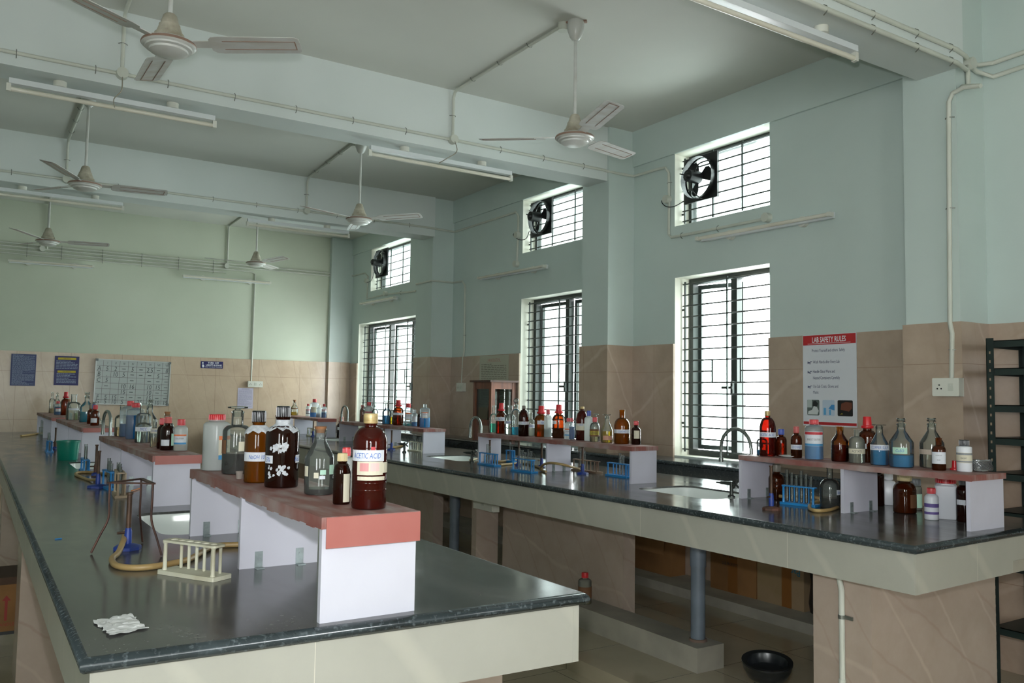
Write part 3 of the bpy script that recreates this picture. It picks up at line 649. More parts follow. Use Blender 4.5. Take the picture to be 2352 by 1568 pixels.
for s, l in zip(SINKS['A']+SINKS['B'], ['white ceramic sink in the foreground bench, beyond the nearest shelf', 'white ceramic sink in the left bench beside the green bucket',
        'white ceramic sink in the second bench, left of the nearest windows-side shelf', 'white ceramic sink in the second bench between its middle shelves', 'white ceramic sink at the far end of the second bench']): sink(s, l)
def gooseneck(x, y, dx, dy, ztop, label, taps=True):
    r = math.hypot(dx, dy)/2*S; t = thing('faucet', label, 'faucet', (x*S, y*S, Z(-1))); u = Vector((dx, dy, 0)).normalized(); H = Z(ztop)-Z(-1)-r
    pts = [(0, 0, .02), (0, 0, H*.5), (0, 0, H)]+[tuple(u*(r-r*math.cos(PI*k/10))+Vector((0, 0, H+r*math.sin(PI*k/10)))) for k in range(1, 11)]
    e = Vector(pts[-1]); pts.append(tuple(e-Vector((0, 0, .06))))
    MB().tube(pts, .0105, 10).build('spout', M_chrome, t); MB().cyl(e-Vector((0, 0, .06)), e-Vector((0, 0, .085)), .013, n=10).build('nozzle', M_chrome, t)
    MB().lathe([(0, 0), (.028, 0), (.028, .012), (.016, .02), (.016, .10), (0, .10)], n=16).build('base', M_chrome, t)
    MB().cyl((0, 0, .07), u*.05+Vector((0, 0, .07)), .010, n=8).cyl(u*.05+Vector((-.02, 0, .075)), u*.05+Vector((.02, 0, .075)), .006, n=8).build('tap_handle', M_chrome, t)
gooseneck(6.92, 6.07, -.0, .42, -.318, 'steel gooseneck tap in front of the nearest tall window')
gooseneck(6.72, 11.27, 0, .34, -.35, 'steel gooseneck tap beside the wooden cabinet')
gooseneck(6.82, 17.0, 0, .36, -.28, 'steel gooseneck tap at the far sink of the second bench')
gooseneck(1.56, 11.95, -.05, .30, -.283, 'steel gooseneck tap on the left bench between its shelves')
def gas_tap(px, py, label, hd=-1):
    p = Pz(px, py, -.86); t = thing('gas_tap', label, 'tap', (p.x, p.y, Z(-1)))
    h = p.z-Z(-1)
    MB().lathe([(0, 0), (.02, 0), (.02, .01), (.011, .015), (.011, h+.012), (0, h+.012)], n=12).build('stem', M_brass, t)
    MB().cyl((0, 0, h), (-.02, .06, h), .012, .009, 10).cyl((-.02, .06, h), (-.028, .085, h), .006, .005, 8).build('nozzle', M_brass, t)
    g = MB()
    for k in range(4): a = PI/4+PI/2*k; g.cyl((0, -.03, h), (.028*math.cos(a), -.032, h+.028*math.sin(a)), .005, .007, 8)
    g.cyl((0, -.01, h), (0, -.036, h), .008, n=8); g.build('handle', M_brass, t)
gas_tap(1680, 1110, 'dark gas tap with cross handle beside the nearest sink of the second bench')
gas_tap(1084, 1040, 'dark gas tap with cross handle behind the left blue test tube rack')
gas_tap(929, 1020, 'dark gas tap with a tan hose beside the cream rack on the far shelf')
# drain pipes, foot plinth and switch box under the second bench
t = thing('foot_plinth', 'low grey cement plinth running under the second bench', 'plinth', (6.145*S, 6.075*S, .081))
MB().box(0, .37*S, 0, 4.3*S, 0, Z(-2.46)-.081).build('plinth_block', M_cem, t, False)
def drain(x, y, z0, dx, label):
    t = thing('drain_pipe', label, 'pipe', (x*S, y*S, z0)); H = Z(-1.345)-z0
    MB().cyl((0, 0, .0), (0, 0, H-.02), .04, n=20).build('pipe', M_grey, t); MB().cyl((0, 0, H-.20), (0, 0, H-.06), .0445, n=20).build('coupling', M_grey, t)
    MB().tube(smooth_path([(0, 0, H-.09), (.004, .0, H-.045), (.05, -.03, H-.03), (.13, -.07, H-.03)], 5), .041, 14).build('elbow', M_grey, t)
    MB().lathe([(0, 0), (.05, 0), (.047, .012), (.04, .014)], n=20).build('mortar_collar', pm('mortar', '#6d5a4e', .9), t)
drain(6.36, 6.28, Z(-2.46), 1, 'thick grey drain pipe standing on the end of the cement plinth')
drain(6.30, 11.3, .081, 1, 'thick grey drain pipe beside the under-bench switch box')
t = thing('switch_box', 'white electrical switch box hanging under the second bench', 'socket', (6.10*S, 9.87*S, Z(-1.60)))
MB().box(-.0, .055, 0, .29, 0, .115).build('box', M_pvc2, t); MB().box(-.004, .0, .006, .284, .008, .107).build('face_plate', M_pvc2, t)
MB().box(-.008, -.004, .12, .16, .035, .08).build('switch', M_pvc, t); MB().tube([(.03, .005, .09), (.035, -.04, .105), (.04, -.06, .13)], .012, 8).build('conduit_elbow', M_pvc, t)
b = Pz(1935, 1340, -1.345); t = thing('conduit', 'white conduit running down the near support of the second bench', 'conduit', (5.87*S, 4.24*S, .081), 0, 'surface mounted white conduits')
h0 = Z(-1.345)-.081
MB().tube([(-.0, .02, h0+.02), (0, .012, h0-.03), (0, 0, h0-.08), (0, 0, 0)], .0125, 10).build('pipe', M_pvc, t); MB().cyl((0, 0, .28), (0, 0, .17), .0155, n=12).build('coupling', M_pvc, t)
MB().cyl((0, 0, h0-.20), (0, 0, h0-.185), .0155, n=12).box(.0, .008, -.05, -.012, h0-.20, h0-.185).build('clip', M_clip, t)
# ---------------------------------------------------------------- counter under the windows
t = thing('window_counter', 'dark granite counter running along the wall under the windows', 'counter', (0, 0, 0))
slab('worktop', [(8.28*S, 5.95*S), (8.44*S, 5.95*S), (8.44*S, (YB-.15)*S), (8.28*S, (YB-.15)*S)], [], Z(-.88), .03, M_granC, t)
m = MB()
cuts = [5.95]+[v for a, b in PIL[1:] for v in (a-.03, b+.03)]+[YB-.15]
for a, b in zip(cuts[0::2], cuts[1::2]): m.box(8.42*S, XW*S-tw, a*S, b*S, Z(-.88)-.03, Z(-.88)-.0005)
m.build('worktop_back', M_granC, t, False)
MB().box(8.31*S, 8.33*S, 6.0*S, (YB-.2)*S, Z(-.88)-.12, Z(-.88)-.03).build('front_edge', M_granC, t)
for y in (6.02, 11.6, 17.6): MB().box(8.4*S, 8.9*S, y*S, (y+.25)*S, .081+.068, Z(-.88)-.031).build('support', M_supp, t, False)
t = struct('trim_9', MB().box(8.27*S, XW*S-tw, 5.45*S, YB*S, .081, Z(-2.575)), M_cem)     # kerb below the counter
# ---------------------------------------------------------------- reagent shelves
def shelf(x0, x1, y0, y1, zt, panels, label, flap=None, near=False, mid_brown=False, th=.05):
    t = thing('reagent_shelf', label, 'shelf', (x0*S, y0*S, Z(-1)), 0, 'raised reagent shelves on the benches'); W, L, H = (x1-x0)*S, (y1-y0)*S, Z(zt)-Z(-1); lam = M_lamw if near else M_lam
    b = MB(); n = 26; rr = random.Random(int(y0*97))
    for i in range(n):                                                     # slightly ragged lower edge of the laminate lipping
        a, c = L*i/n, L*(i+1)/n; d = th*S*(1+(.25 if near else .12)*rr.random())
        b.box(-.003, 0, a, c, H-d, H-.0005)
    b.box(0, W, 0, L, H-th*S, H); b.build('board', M_red, t, False)
    if flap: MB().box(.008, W-.001, -.0035, -.0015, H-flap*S, H-.001).build('edge_flap', M_redf, t, False)
    for k, y in enumerate(panels):
        y = (y-y0)*S; p = MB().box(.004, W-.004, y-.0, y+.018, 0, H-th*S); po = p.build('end_panel' if k in (0, len(panels)-1) else 'divider', lam, t, False)
        if k > 0:
            for xb in (.05, W-.075):
                g = MB().box(xb, xb+.024, y-.0025, y, .0, .05).box(xb, xb+.024, y-.026, y-.0025, 0, .003).cyl((xb+.012, y-.0025, .034), (xb+.012, y-.005, .034), .004, n=8)
                g.build('bracket', M_galv, po)
    return t
A1 = shelf(1.318, 1.788, 3.535, 6.12, -.541, [3.56, 4.85, 6.10], 'white and red reagent shelf at the near end of the foreground bench', flap=.135, near=True)
A2 = shelf(1.36, 1.765, 7.77, 11.3, -.565, [7.79, 9.6, 11.28], 'white and red reagent shelf second from the camera on the foreground bench', flap=.075)
A3 = shelf(1.33, 1.75, 12.9, 16.9, -.535, [12.92, 14.8, 16.85], 'white and red reagent shelf behind the green bucket', flap=.06)
A4 = shelf(1.30, 1.74, 17.6, 21.4, -.535, [17.62, 19.5, 21.35], 'white and red reagent shelf farthest away on the left bench', flap=.06)
B1 = shelf(6.575, 7.085, 3.575, 5.93, -.565, [3.595, 4.72, 5.90], 'white and red reagent shelf at the near right end of the second bench', th=.046)
B2 = shelf(6.475, 6.88, 7.44, 10.95, -.572, [7.46, 9.15, 10.92], 'white and red reagent shelf in the middle of the second bench')
B3 = shelf(6.475, 6.9, 12.74, 16.6, -.588, [12.76, 14.5, 16.57], 'white and red reagent shelf behind the acetic acid bottle, third from the near end')
B4 = shelf(6.60, 7.06, 18.25, 21.3, -.585, [18.27, 19.8, 21.27], 'white and red reagent shelf farthest away on the second bench', flap=.075)
# ---------------------------------------------------------------- slotted green rack
M_rack = pm('dark_green_rack_paint', '#1f2c28', .45, col2='#17211f', sc=9)
t = thing('storage_rack', 'dark green slotted angle storage rack at the right edge', 'rack', (8.22*S, 4.31*S, .081)); rz = Z(.62)-.081; dX = (8.90-8.22)*S; dY = -1.9*S
def post(x, y, sx, sy, name='post'):
    m = MB(); w = .038; hole = []
    m.box(min(x, x+sx*w), max(x, x+sx*w), min(y, y+sy*.003), max(y, y+sy*.003), 0, rz).box(min(x, x+sx*.003), max(x, x+sx*.003), min(y, y+sy*w), max(y, y+sy*w), 0, rz)
    p = m.build(name, M_rack, t, False); g = MB(); z = .1
    while z < rz-.05:
        for k in range(2):
            g.box(x+sx*w*.35-.004, x+sx*w*.35+.004, y-.001, y-.0004, z, z+.014) if k == 0 else g.box(x-.001, x-.0004, y+sy*w*.5-.004, y+sy*w*.5+.004, z, z+.014)
        z += .046
    g.build('slot_holes', pm('slot_tan', '#8d7a66', .6), p)  # tan marks laid on the post as its slots
post(0, 0, 1, -1); post(dX, 0, -1, -1); post(0, dY, 1, 1); post(dX, dY, -1, 1)
for zz_ in (.595, .33, -.02, -.33, -.66, -1.02, -1.5, -2.1):
    z = Z(zz_)-.081; MB().box(.003, dX-.003, dY, -.004, z-.004, z).box(.003, dX-.003, -.0055, -.0035, z-.036, z).box(.003, .005, dY, -.004, z-.036, z).box(dX-.005, dX-.003, dY, -.004, z-.036, z).build('rack_shelf', M_rack, t, False)
# ---------------------------------------------------------------- wooden cabinet on the counter
M_wood = pm('reddish_cabinet_wood', '#7a4630', .4, col2='#5b3022', sc=6, stretch=(4, 4, .5))
M_woodd = pm('dark_cabinet_wood', '#4d2c20', .5, col2='#3d2219', sc=6)
cx0, cy0, wX, wY, cH = 8.36*S, 13.66*S, .56*S, .68*S, .63
t = thing('wooden_cabinet', 'wooden glass-sided balance cabinet standing on the window counter', 'cabinet', (cx0, cy0, Z(-.88))); pw = .045
for x in (0, wX-pw):
    for y in (0, wY-pw): MB().box(x, x+pw, y, y+pw, 0, cH-.02).build('leg_post', M_wood, t)
m = MB()
for z0_, z1_ in ((.16, .22), (cH-.09, cH-.02)):
    m.box(pw, wX-pw, .004, .03, z0_, z1_).box(.004, .03, pw, wY-pw, z0_, z1_).box(pw, wX-pw, wY-.03, wY-.004, z0_, z1_).box(wX-.03, wX-.004, pw, wY-pw, z0_, z1_)
m.build('rail', M_wood, t); MB().box(-.03, wX+.015, -.03, wY+.03, cH-.02, cH).build('top_board', M_woodd, t)
MB().box(.03, wX-.03, .03, wY-.03, .165, .18).build('floor_board', M_woodd, t)
for n_, q in (('x', (.015, .018, pw, wY-pw, .22, cH-.09)), ('y', (pw, wX-pw, .015, .018, .22, cH-.09))): MB().box(*q).build('glass_panel', glassm('cabinet_glass', '#dfe5e0', '#a8b2ac', .9), t)
# ---------------------------------------------------------------- posters, board and signs
def wallfn(px0, py0, px1, py1, plane, val, off):
    """returns (origin, right unit, up unit, width, height) of a flat sheet on a wall from its top-left / bottom-right pixels"""
    f = Py if plane == 'y' else Px; a = f(px0, py0, val); b = f(px1, py1, val)
    r = Vector((1, 0, 0)) if plane == 'y' else Vector((0, -1, 0)); n = Vector((0, -1, 0)) if plane == 'y' else Vector((-1, 0, 0))
    w = (b-a).dot(r); h = a.z-b.z; return a+n*off, r, w, h, n
def sheet(name, label, cat, box, plane, val, off, mat, th=.003, rot=0., **kw):
    o, r, w, h, n = wallfn(*box, plane, val, off); M = Matrix((r, n, Vector((0, 0, 1)))).transposed().to_4x4(); M = M @ Matrix.Rotation(rot, 4, 'Y')
    t = thing(name, label, cat, o); MB().box(0, w, 0, th, -h, 0, M).build('panel', mat, t, False)
    fn = lambda e: (lambda u, v: M @ Vector((u, th+e, v)))
    return t, w, h, fn, M
PAPER = pm('poster_white', '#d2d4d9', .45); INKB = pm('ink_navy', '#23285a', .5); INKK = pm('ink_black', '#2a2a33', .5); INKW = pm('ink_white', '#e4e6ea', .5); INKR = pm('poster_red', '#b3262a', .45)
def rect(mb, fn, x0, x1, z0, z1): mb.quad(fn(x0, z0), fn(x1, z0), fn(x1, z1), fn(x0, z1))
t, w, h, fn, M = sheet('safety_poster', 'lab safety rules poster with red heading on the tiled window wall', 'poster', (1849, 771, 1974, 982), 'x', XW, tw+.002, PAPER, .004)
f1, f2, f3 = fn(.0006), fn(.0012), fn(.0018)
m = MB(); rect(m, f1, 0.003, w-.003, -h*.112, -.003); m.build('red_band', INKR, t); m = MB(); rect(m, f1, .003, w-.003, -h*.985, -h*.955); m.build('red_band', INKR, t)
m = MB(); put_text(m, 'LAB SAFETY RULES', h*.058, f2, .62, w*.5, -h*.085, bold=.03); rect(m, f2, w*.1, w*.9, -h*.1, -h*.096); m.build('heading_lettering', INKW, t)
m = MB(); put_text(m, 'Protect Yourself and others  Safely;', h*.033, f2, .62, w*.49, -h*.19); m.build('intro_lettering', INKB, t)
for s_, yy in (('Wash Hands after Every Lab', .315), ('Handle Glass Ware and', .42), ('Heated Containers Carefully', .49), ('Use Lab Coats, Gloves and', .582), ('Masks', .648)): m = MB(); put_text(m, s_, h*.033, f2, .62, w*.2, -h*yy, align='L'); m.build('rule_lettering', INKB, t)
for yy in (.305, .41, .572):
    m = MB(); rect(m, f2, w*.105, w*.15, -h*(yy+.006), -h*(yy-.004)); rect(m, f2, w*.14, w*.18, -h*(yy-.006), -h*(yy-.012)); rect(m, f2, w*.095, w*.108, -h*(yy+.014), -h*(yy-.012)); rect(m, f2, w*.12, w*.16, -h*(yy+.016), -h*(yy+.012)); m.build('pointing_hand', INKB, t)
def photo(x0_, x1_, mat, shapes):
    p = MB(); z0_, z1_ = -h*.885, -h*.715; r = w*.02
    pts = [f1(x, z) for x, z in rrect(x0_*w, x1_*w, z0_, z1_, r, 3)]; p.add(pts, [list(range(len(pts)))]); po = p.build('printed_photo', mat, t)
    for cl, poly in shapes:
        q = MB(); pts = [f2(x0_*w+(x1_-x0_)*w*x, z0_+(z1_-z0_)*y) for x, y in poly]; q.add(pts, [list(range(len(pts)))]); q.build('photo_shape', pm('print_'+cl[1:], cl, .5), po)
photo(.08, .315, pm('print_photo_grey', '#55605c', .4), [('#a9b3b0', [(.0, .5), (.4, .5), (.4, 1), (.08, 1), (0, .92)]), ('#c6cbc9', [(.05, .05), (.85, .05), (.95, .3), (.8, .55), (.55, .6), (.4, .35), (.1, .25)]), ('#1d1f20', [(.45, .6), (.8, .55), (.9, .75), (.7, .95), (.5, .9)])])
photo(.375, .60, pm('print_photo_pale', '#b5c4d3', .4), [('#3f86bd', [(.5, .45), (1, .35), (1, .7), (.75, .7)]), ('#5fa3cf', [(.1, .05), (.3, .05), (.3, .5), (.1, .5)]), ('#5fa4d0', [(.55, .05), (.7, .05), (.7, .4), (.55, .4)])])
photo(.655, .93, pm('print_photo_dark', '#15100f', .4), [('#6a3a28', [(.2, .4), (.75, .3), (.95, .5), (.95, .85), (.55, .9), (.25, .78)]), ('#9a8a30', [(.15, .1), (.35, .12), (.3, .2)])])
BLUE = pm('poster_blue', '#142a5e', .4); NAVY = pm('sign_navy', '#1a1a58', .4); YEL = pm('poster_yellow', '#b9a520', .5); PALEB = pm('print_pale_blue', '#8f9cb4', .5)
def lines(mb, fn, x0_, x1_, z0_, z1_, n, fill, rnd, dash=True):
    st = (z0_-z1_)/n
    for i in range(n):
        z = z0_-st*i; x = x0_; e = x1_-(x1_-x0_)*(0 if rnd.random() > .35 else rnd.random()*.6)
        while x < e:
            L = min((x1_-x0_)*(.05+.13*rnd.random()), e-x); rect(mb, fn, x, x+L, z-st*fill, z); x += L+(x1_-x0_)*.022
t, w, h, fn, M = sheet('notice_poster', 'blue notice poster filled with small lines of text, leftmost on the back wall', 'poster', (26, 812, 80, 886), 'y', YB, tw+.002, BLUE)
m = MB(); lines(m, fn(.0008), w*.06, w*.95, -h*.03, -h*.98, 38, .38, random.Random(1)); m.build('text_lines', PALEB, t)
t, w, h, fn, M = sheet('notice_poster', 'blue poster with two yellow heading bars on the back wall', 'poster', (126, 817, 179, 885), 'y', YB, tw+.002, NAVY)
m = MB(); rect(m, fn(.0008), w*.13, w*.87, -h*.125, -h*.05); rect(m, fn(.0008), w*.13, w*.87, -h*.57, -h*.495); m.build('heading_bar', YEL, t)
m = MB(); put_text(m, 'OUR VISION', h*.035, fn(.0014), .8, w*.5, -h*.105); put_text(m, 'OUR MISSION', h*.035, fn(.0014), .8, w*.5, -h*.55); m.build('heading_lettering', INKK, t)
m = MB(); lines(m, fn(.0008), w*.06, w*.94, -h*.16, -h*.46, 6, .4, random.Random(3)); m.build('text_lines', PALEB, t); m = MB(); lines(m, fn(.0008), w*.1, w*.9, -h*.6, -h*.95, 7, .4, random.Random(4)); m.build('text_lines', PALEB, t)
t, w, h, fn, M = sheet('switch_off_sign', 'small navy sign reading turn off lights and fans on the back wall', 'sign', (461, 829, 511, 846.5), 'y', YB, tw+.002, NAVY)
m = MB(); put_text(m, 'TURN OFF', h*.24, fn(.0008), .95, w*.56, -h*.34, bold=.04); put_text(m, 'LIGHTS & FANS', h*.24, fn(.0008), .95, w*.58, -h*.66, bold=.04); put_text(m, 'WHEN YOU LEAVE THE ROOM', h*.13, fn(.0008), .95, w*.56, -h*.88)
m.add([fn(.0008)(w*a, -h*b) for a, b in ((.07, .9), (.13, .9), (.15, .6), (.12, .5), (.09, .45), (.055, .5), (.05, .65))], [list(range(7))]); m.add([fn(.0008)(w*a, -h*b) for a, b in ((.05, .15), (.11, .15), (.11, .38), (.05, .38))], [list(range(4))]); m.build('sign_lettering', INKW, t)
LIL = pm('lilac_paper', '#b9b3c6', .7)
t, w, h, fn, M = sheet('notice_sheet', 'pale lilac printed sheet under the double socket on the back wall', 'paper', (545.5, 890.5, 579.5, 938), 'y', YB, tw+.002, LIL, .0015)
m = MB(); lines(m, fn(.0006), w*.25, w*.75, -h*.04, -h*.07, 1, .6, random.Random(5)); lines(m, fn(.0006), w*.06, w*.92, -h*.1, -h*.95, 22, .3, random.Random(6)); m.build('text_lines', pm('ink_grey', '#75758c', .6), t)
CHART = pm('chart_paper', '#b1b09e', .7)
t, w, h, fn, M = sheet('handwritten_chart', 'handwritten paper chart with red title on the tiles behind the wooden cabinet', 'poster', (1106, 818, 1170, 968), 'x', XW, tw+.002, CHART, .0015)
m = MB(); put_text(m, 'LAB INSTRUCTIONS', h*.035, fn(.0006), .8, w*.5, -h*.085); rect(m, fn(.0006), w*.25, w*.75, -h*.1, -h*.096); m.build('title_lettering', pm('ink_faded_red', '#b06a62', .6), t)
m = MB(); lines(m, fn(.0006), w*.06, w*.93, -h*.13, -h*.78, 24, .28, random.Random(8)); m.build('handwriting', pm('ink_brown', '#5e574e', .6), t)
# whiteboard
WB = pm('whiteboard_surface', '#aab0ad', .25); AL = pm('aluminium_frame', '#b9bdbb', .35, .5)
t, w, h, fn, M = sheet('whiteboard', 'whiteboard with a handwritten number table on the back wall', 'whiteboard', (219.5, 823, 388, 929), 'y', YB, tw+.004, WB, .012, .018)
e = .012; m = MB().box(0, w, .0, .02, -e, 0, M).box(0, w, 0, .02, -h, -h+e, M).box(0, e, 0, .02, -h+e, -e, M).box(w-e, w, 0, .02, -h+e, -e, M); m.build('frame', AL, t, False)
for x in (0, w-.03):
    for z in (0, -h+.03): MB().box(x, x+.03, 0, .022, z-.03, z, M).build('corner_cap', pm('corner_grey', '#6f7474', .5), t, False)
f1 = fn(.0006); g = MB(); cols = [0, .10, .205, .315, .425, .54, .655, .775, .89, 1]; rows = [.06, .15, .265, .395, .525, .655, .775, .895, 1.0]
for cc in cols[1:-1]: rect(g, f1, w*cc-.0015, w*cc+.0015, -h*.97, -h*.03)
for r_ in rows[1:-1]: rect(g, f1, w*.02, w*.98, -h*r_-.0016, -h*r_+.0016)
g.build('drawn_grid', pm('marker_grid', '#5b4a4d', .6), t)
TB = [['', 'I', 'II', 'III', 'IV', 'V', 'VI', 'VII', 'VIII'], ['A', '5', '2', '-', '5', '-', '2.5', '-', '8'], ['B', '.', '10', '5', '-', '-', '-', '5', '-'], ['C', '5', '', '', '-', '', '-', '-', '-'], ['', '-', '', '10', '16', '', '10', '15', '-'],
      ['', '', '', '15', '-', '', '10', '-', '-'], ['F', '5', '15', '-', '-', '-', '15', '-', '-'], ['G', '5', '10', '5', '', '25', '10', '10', '15']]
rz_ = [.02]+rows[1:]; m = MB()
for i, row in enumerate(TB):
    z1_, z0_ = -h*rz_[i], -h*min(rz_[i+1], .97)
    for j, tx in enumerate(row):
        if not tx: continue
        hh = .058 if i else .028
        if tx == '-': xm = w*(cols[j]+cols[j+1])/2; rect(m, f1, xm-.022, xm+.022, (z0_+z1_)/2-.004, (z0_+z1_)/2+.004)
        else: put_text(m, tx, hh, f1, .8, w*(cols[j]+cols[j+1])/2, (z0_+z1_)/2-hh/2, slant=.1)
m.build('handwriting', pm('marker_grey', '#4f5153', .6), t)
# ---------------------------------------------------------------- boxes under the counters
CARD = pm('brown_cardboard', '#8a6238', .85, col2='#7a5630', sc=4); CARD2 = pm('pale_cardboard', '#927b60', .85, col2='#85704f', sc=4); TAPE = pm('brown_parcel_tape', '#7d5228', .3)
kz = Z(-2.575)
def carton(label, x0_, y0_, lx, ly, hz, mat, z=None, flap=False, tape=None, rz=0):
    t = thing('cardboard_box', label, 'box', (x0_*S, y0_*S, z if z is not None else kz), rz, None); MB().box(0, lx, 0, ly, 0, hz).build('carton', mat, t, False)
    if flap: M = Matrix.Translation((0, 0, hz)) @ Matrix.Rotation(.18, 4, 'Y'); MB().box(-.004, 0, .03, ly-.02, -hz*.62, 0, M).build('flap', mat, t, False)
    if tape: a, b = tape; MB().box(-.001, -.0002, a, b, .0, hz).build('tape', TAPE, t, False)
    return t
carton('large open cardboard box with hanging flap under the window counter', 8.62, 9.06, .16, .63, .43, CARD, flap=True)
t = carton('cardboard box with brown tape and handwriting under the window counter', 8.66, 7.52, .15, .43, .40, CARD, tape=(.17, .26))
m = MB(); fnb = lambda u, v: Vector((-.0014, .43-u, v))
for i, s_ in enumerate(('LABORATORY', 'SALT & SALTS', 'LAB PROPERTY')): put_text(m, s_, .021, fnb, .75, .19, .30-.055*i, slant=.1)
m.build('handwriting', INKK, t)
t = carton('pale cardboard box printed with upside-down blue lettering under the window counter', 8.66, 6.78, .15, .39, .42, CARD2, tape=(.10, .18))
m = MB(); fnu = lambda u, v: Vector((-.0014, .0+u, -v)); put_text(m, 'Par', .05, fnu, .8, .065, -.27); put_text(m, 'gers', .05, fnu, .8, .26, -.30); m.build('printed_lettering', pm('print_cyan', '#1a6c86', .5), t)
t = thing('black_sack', 'black plastic sack beside the pale box under the window counter', 'sack', (8.62*S, 6.42*S, kz)); m = MB().rbox(0, .17, 0, .17, 0, .40, .05)
m2 = MB().lathe([(0, 0), (.10, 0), (.115, .06), (.10, .2), (.11, .32), (.07, .40), (.03, .43), (0, .43)], (.11, .08, 0), 18); rr = random.Random(4)
m2.v = [v+Vector((rr.uniform(-.008, .008), rr.uniform(-.008, .008), 0)) for v in m2.v]; m2.build('sack', pm('black_plastic', '#161a1c', .35), t)
t = thing('cardboard_box', 'brown cardboard box with a red arrow on a black stool beyond the foreground bench', 'box', (-.12*S, 10.35*S, .17)); MB().box(0, .44, 0, .36, 0, .26).build('carton', CARD, t, False)
MB().box(-.004, .444, -.004, .364, .26, .30).build('lid', pm('dark_brown_lid', '#4a3526', .8), t, False)
m = MB(); fa = lambda u, v: Vector((.30+u, -.0012, v)); m.add([fa(*q) for q in ((-.007, .06), (.007, .06), (.007, .17), (.022, .17), (0, .20), (-.022, .17), (-.007, .17))], [list(range(7))]); put_text(m, 'HANDLE', .018, fa, .9, .0, .03); put_text(m, 'UP', .018, fa, .9, .06, .10); m.build('printed_arrow', pm('print_red', '#8d2a22', .6), t)
t = thing('stool', 'low black stool carrying the box with a red arrow', 'stool', (-.1*S, 10.4*S, 0)); MB().box(0, .42, 0, .32, .145, .17).build('seat', M_black, t)
for x in (.01, .385):
    for y in (.01, .285): MB().box(x, x+.025, y, y+.025, 0, .145).build('leg', M_black, t)
# ---------------------------------------------------------------- bottle materials
G_clear = glassm('clear_bottle_glass', '#f3f6f3', '#c4d0c9', 1.2, '#ccd2cd', .12)
G_milky = glassm('milky_bottle_glass', '#e4e6df', '#a8aca4', 1., '#c9ccc2', .35)
G_amber = glassm('amber_bottle_glass', '#b86a2a', '#6a3414', 1., '#7a3a12', .25)
G_orange = glassm('orange_amber_glass', '#c07a2c', '#6b3a10', 1., '#a4630f', .38)
G_dark = glassm('dark_amber_glass', '#7c3a1c', '#341609', 1., '#42190a', .35)
G_maroon = glassm('maroon_bottle_plastic', '#a03a20', '#4a170c', 1., '#641a10', .45)
G_hdpe = glassm('translucent_white_plastic', '#f0f2f0', '#e0e3e1', .45, '#dfe3e1', .72, .25)
G_hdpl = glassm('translucent_plastic_filled', '#eef3f5', '#d5dcde', .5, '#d5dbdc', .30, .22)
G_white = pm('opaque_white_plastic', '#d3d5da', .35)
L_blue = liqm('blue_solution', '#5cc4ee', '#16a2e8', 0.78)
L_deep = glassm('deep_blue_solution', '#1a6cac', '#0e4a80', .5, '#1472b6', .9)
L_cyan = liqm('cyan_solution', '#6adcf0', '#18b8da', 0.75)
L_teal = liqm('teal_solution', '#a8f0e0', '#5cd8be', 0.7)
L_aqua = glassm('aqua_solution', '#5fb8b8', '#3a9494', .5, '#4aa8a8', .7)
L_yel = liqm('yellow_solution', '#fae65a', '#e0bc10', 0.3)
L_ygr = liqm('yellow_green_solution', '#dcec50', '#a4bc14', 0.4)
L_pale = liqm('pale_straw_solution', '#f6ead2', '#dcc8a4', 0.1)
L_clear = liqm('clear_solution', '#f6f9f8', '#e0e4e2', 0.03)
L_orange = liqm('orange_solution', '#e0903c', '#b0620f', 0.35)
L_red = glassm('dark_orange_solution', '#7a2a0c', '#3a1006', .5, '#7c2408', .55)
L_dark = glassm('near_black_solution', '#2a100a', '#0c0504', .5, '#1a0a07', .7)
L_milk = glassm('cloudy_liquid', '#d8dcd8', '#b4bab6', .4, '#c2c8c6', .7)
K_red = pm('red_cap_plastic', '#c01f26', .35); K_pink = pm('faded_red_cap', '#b5524e', .5); K_blk = pm('black_cap_plastic', '#14161a', .28)
K_gold = pm('gold_screw_cap', '#c3ad7c', .35, .25, col2='#a8905e', sc=20, stretch=(1, 1, 6)); K_blue = pm('blue_cap_plastic', '#1f3f9c', .4); K_cork = pm('brown_cork', '#9a6a44', .85, col2='#7d5031', sc=30)
K_cream = pm('cream_cap_plastic', '#c2b184', .5); K_grey = pm('grey_cap', '#6b665c', .45, .3); K_rub = pm('grey_rubber_stopper', '#7d736c', .8, col2='#92877f', sc=12)
P_white = pm('white_label_paper', '#cfd2d8', .65); P_cream = pm('cream_label_paper', '#c9c3ae', .7); P_or = pm('orange_label_band', '#d2754a', .6); P_rd = pm('red_label_band', '#b8353c', .6)
P_bl = pm('blue_label_band', '#3f86b5', .6); P_yel = pm('yellow_label_paper', '#c6bd3a', .6); P_pur = pm('purple_label_band', '#5b4a86', .6); P_brn = pm('brown_label_paper', '#6d4a30', .7); P_grn = pm('pale_green_label', '#a9cdb8', .6)
P_dust = pm('white_chemical_crust', '#cfd2d6', .9, col2='#b0b4ba', sc=60, bump=.4); INK_B = pm('blue_marker_ink', '#2f5fae', .5); INK_D = pm('dark_label_print', '#33343c', .6); INK_W = pm('white_label_print', '#d8d8d8', .5)
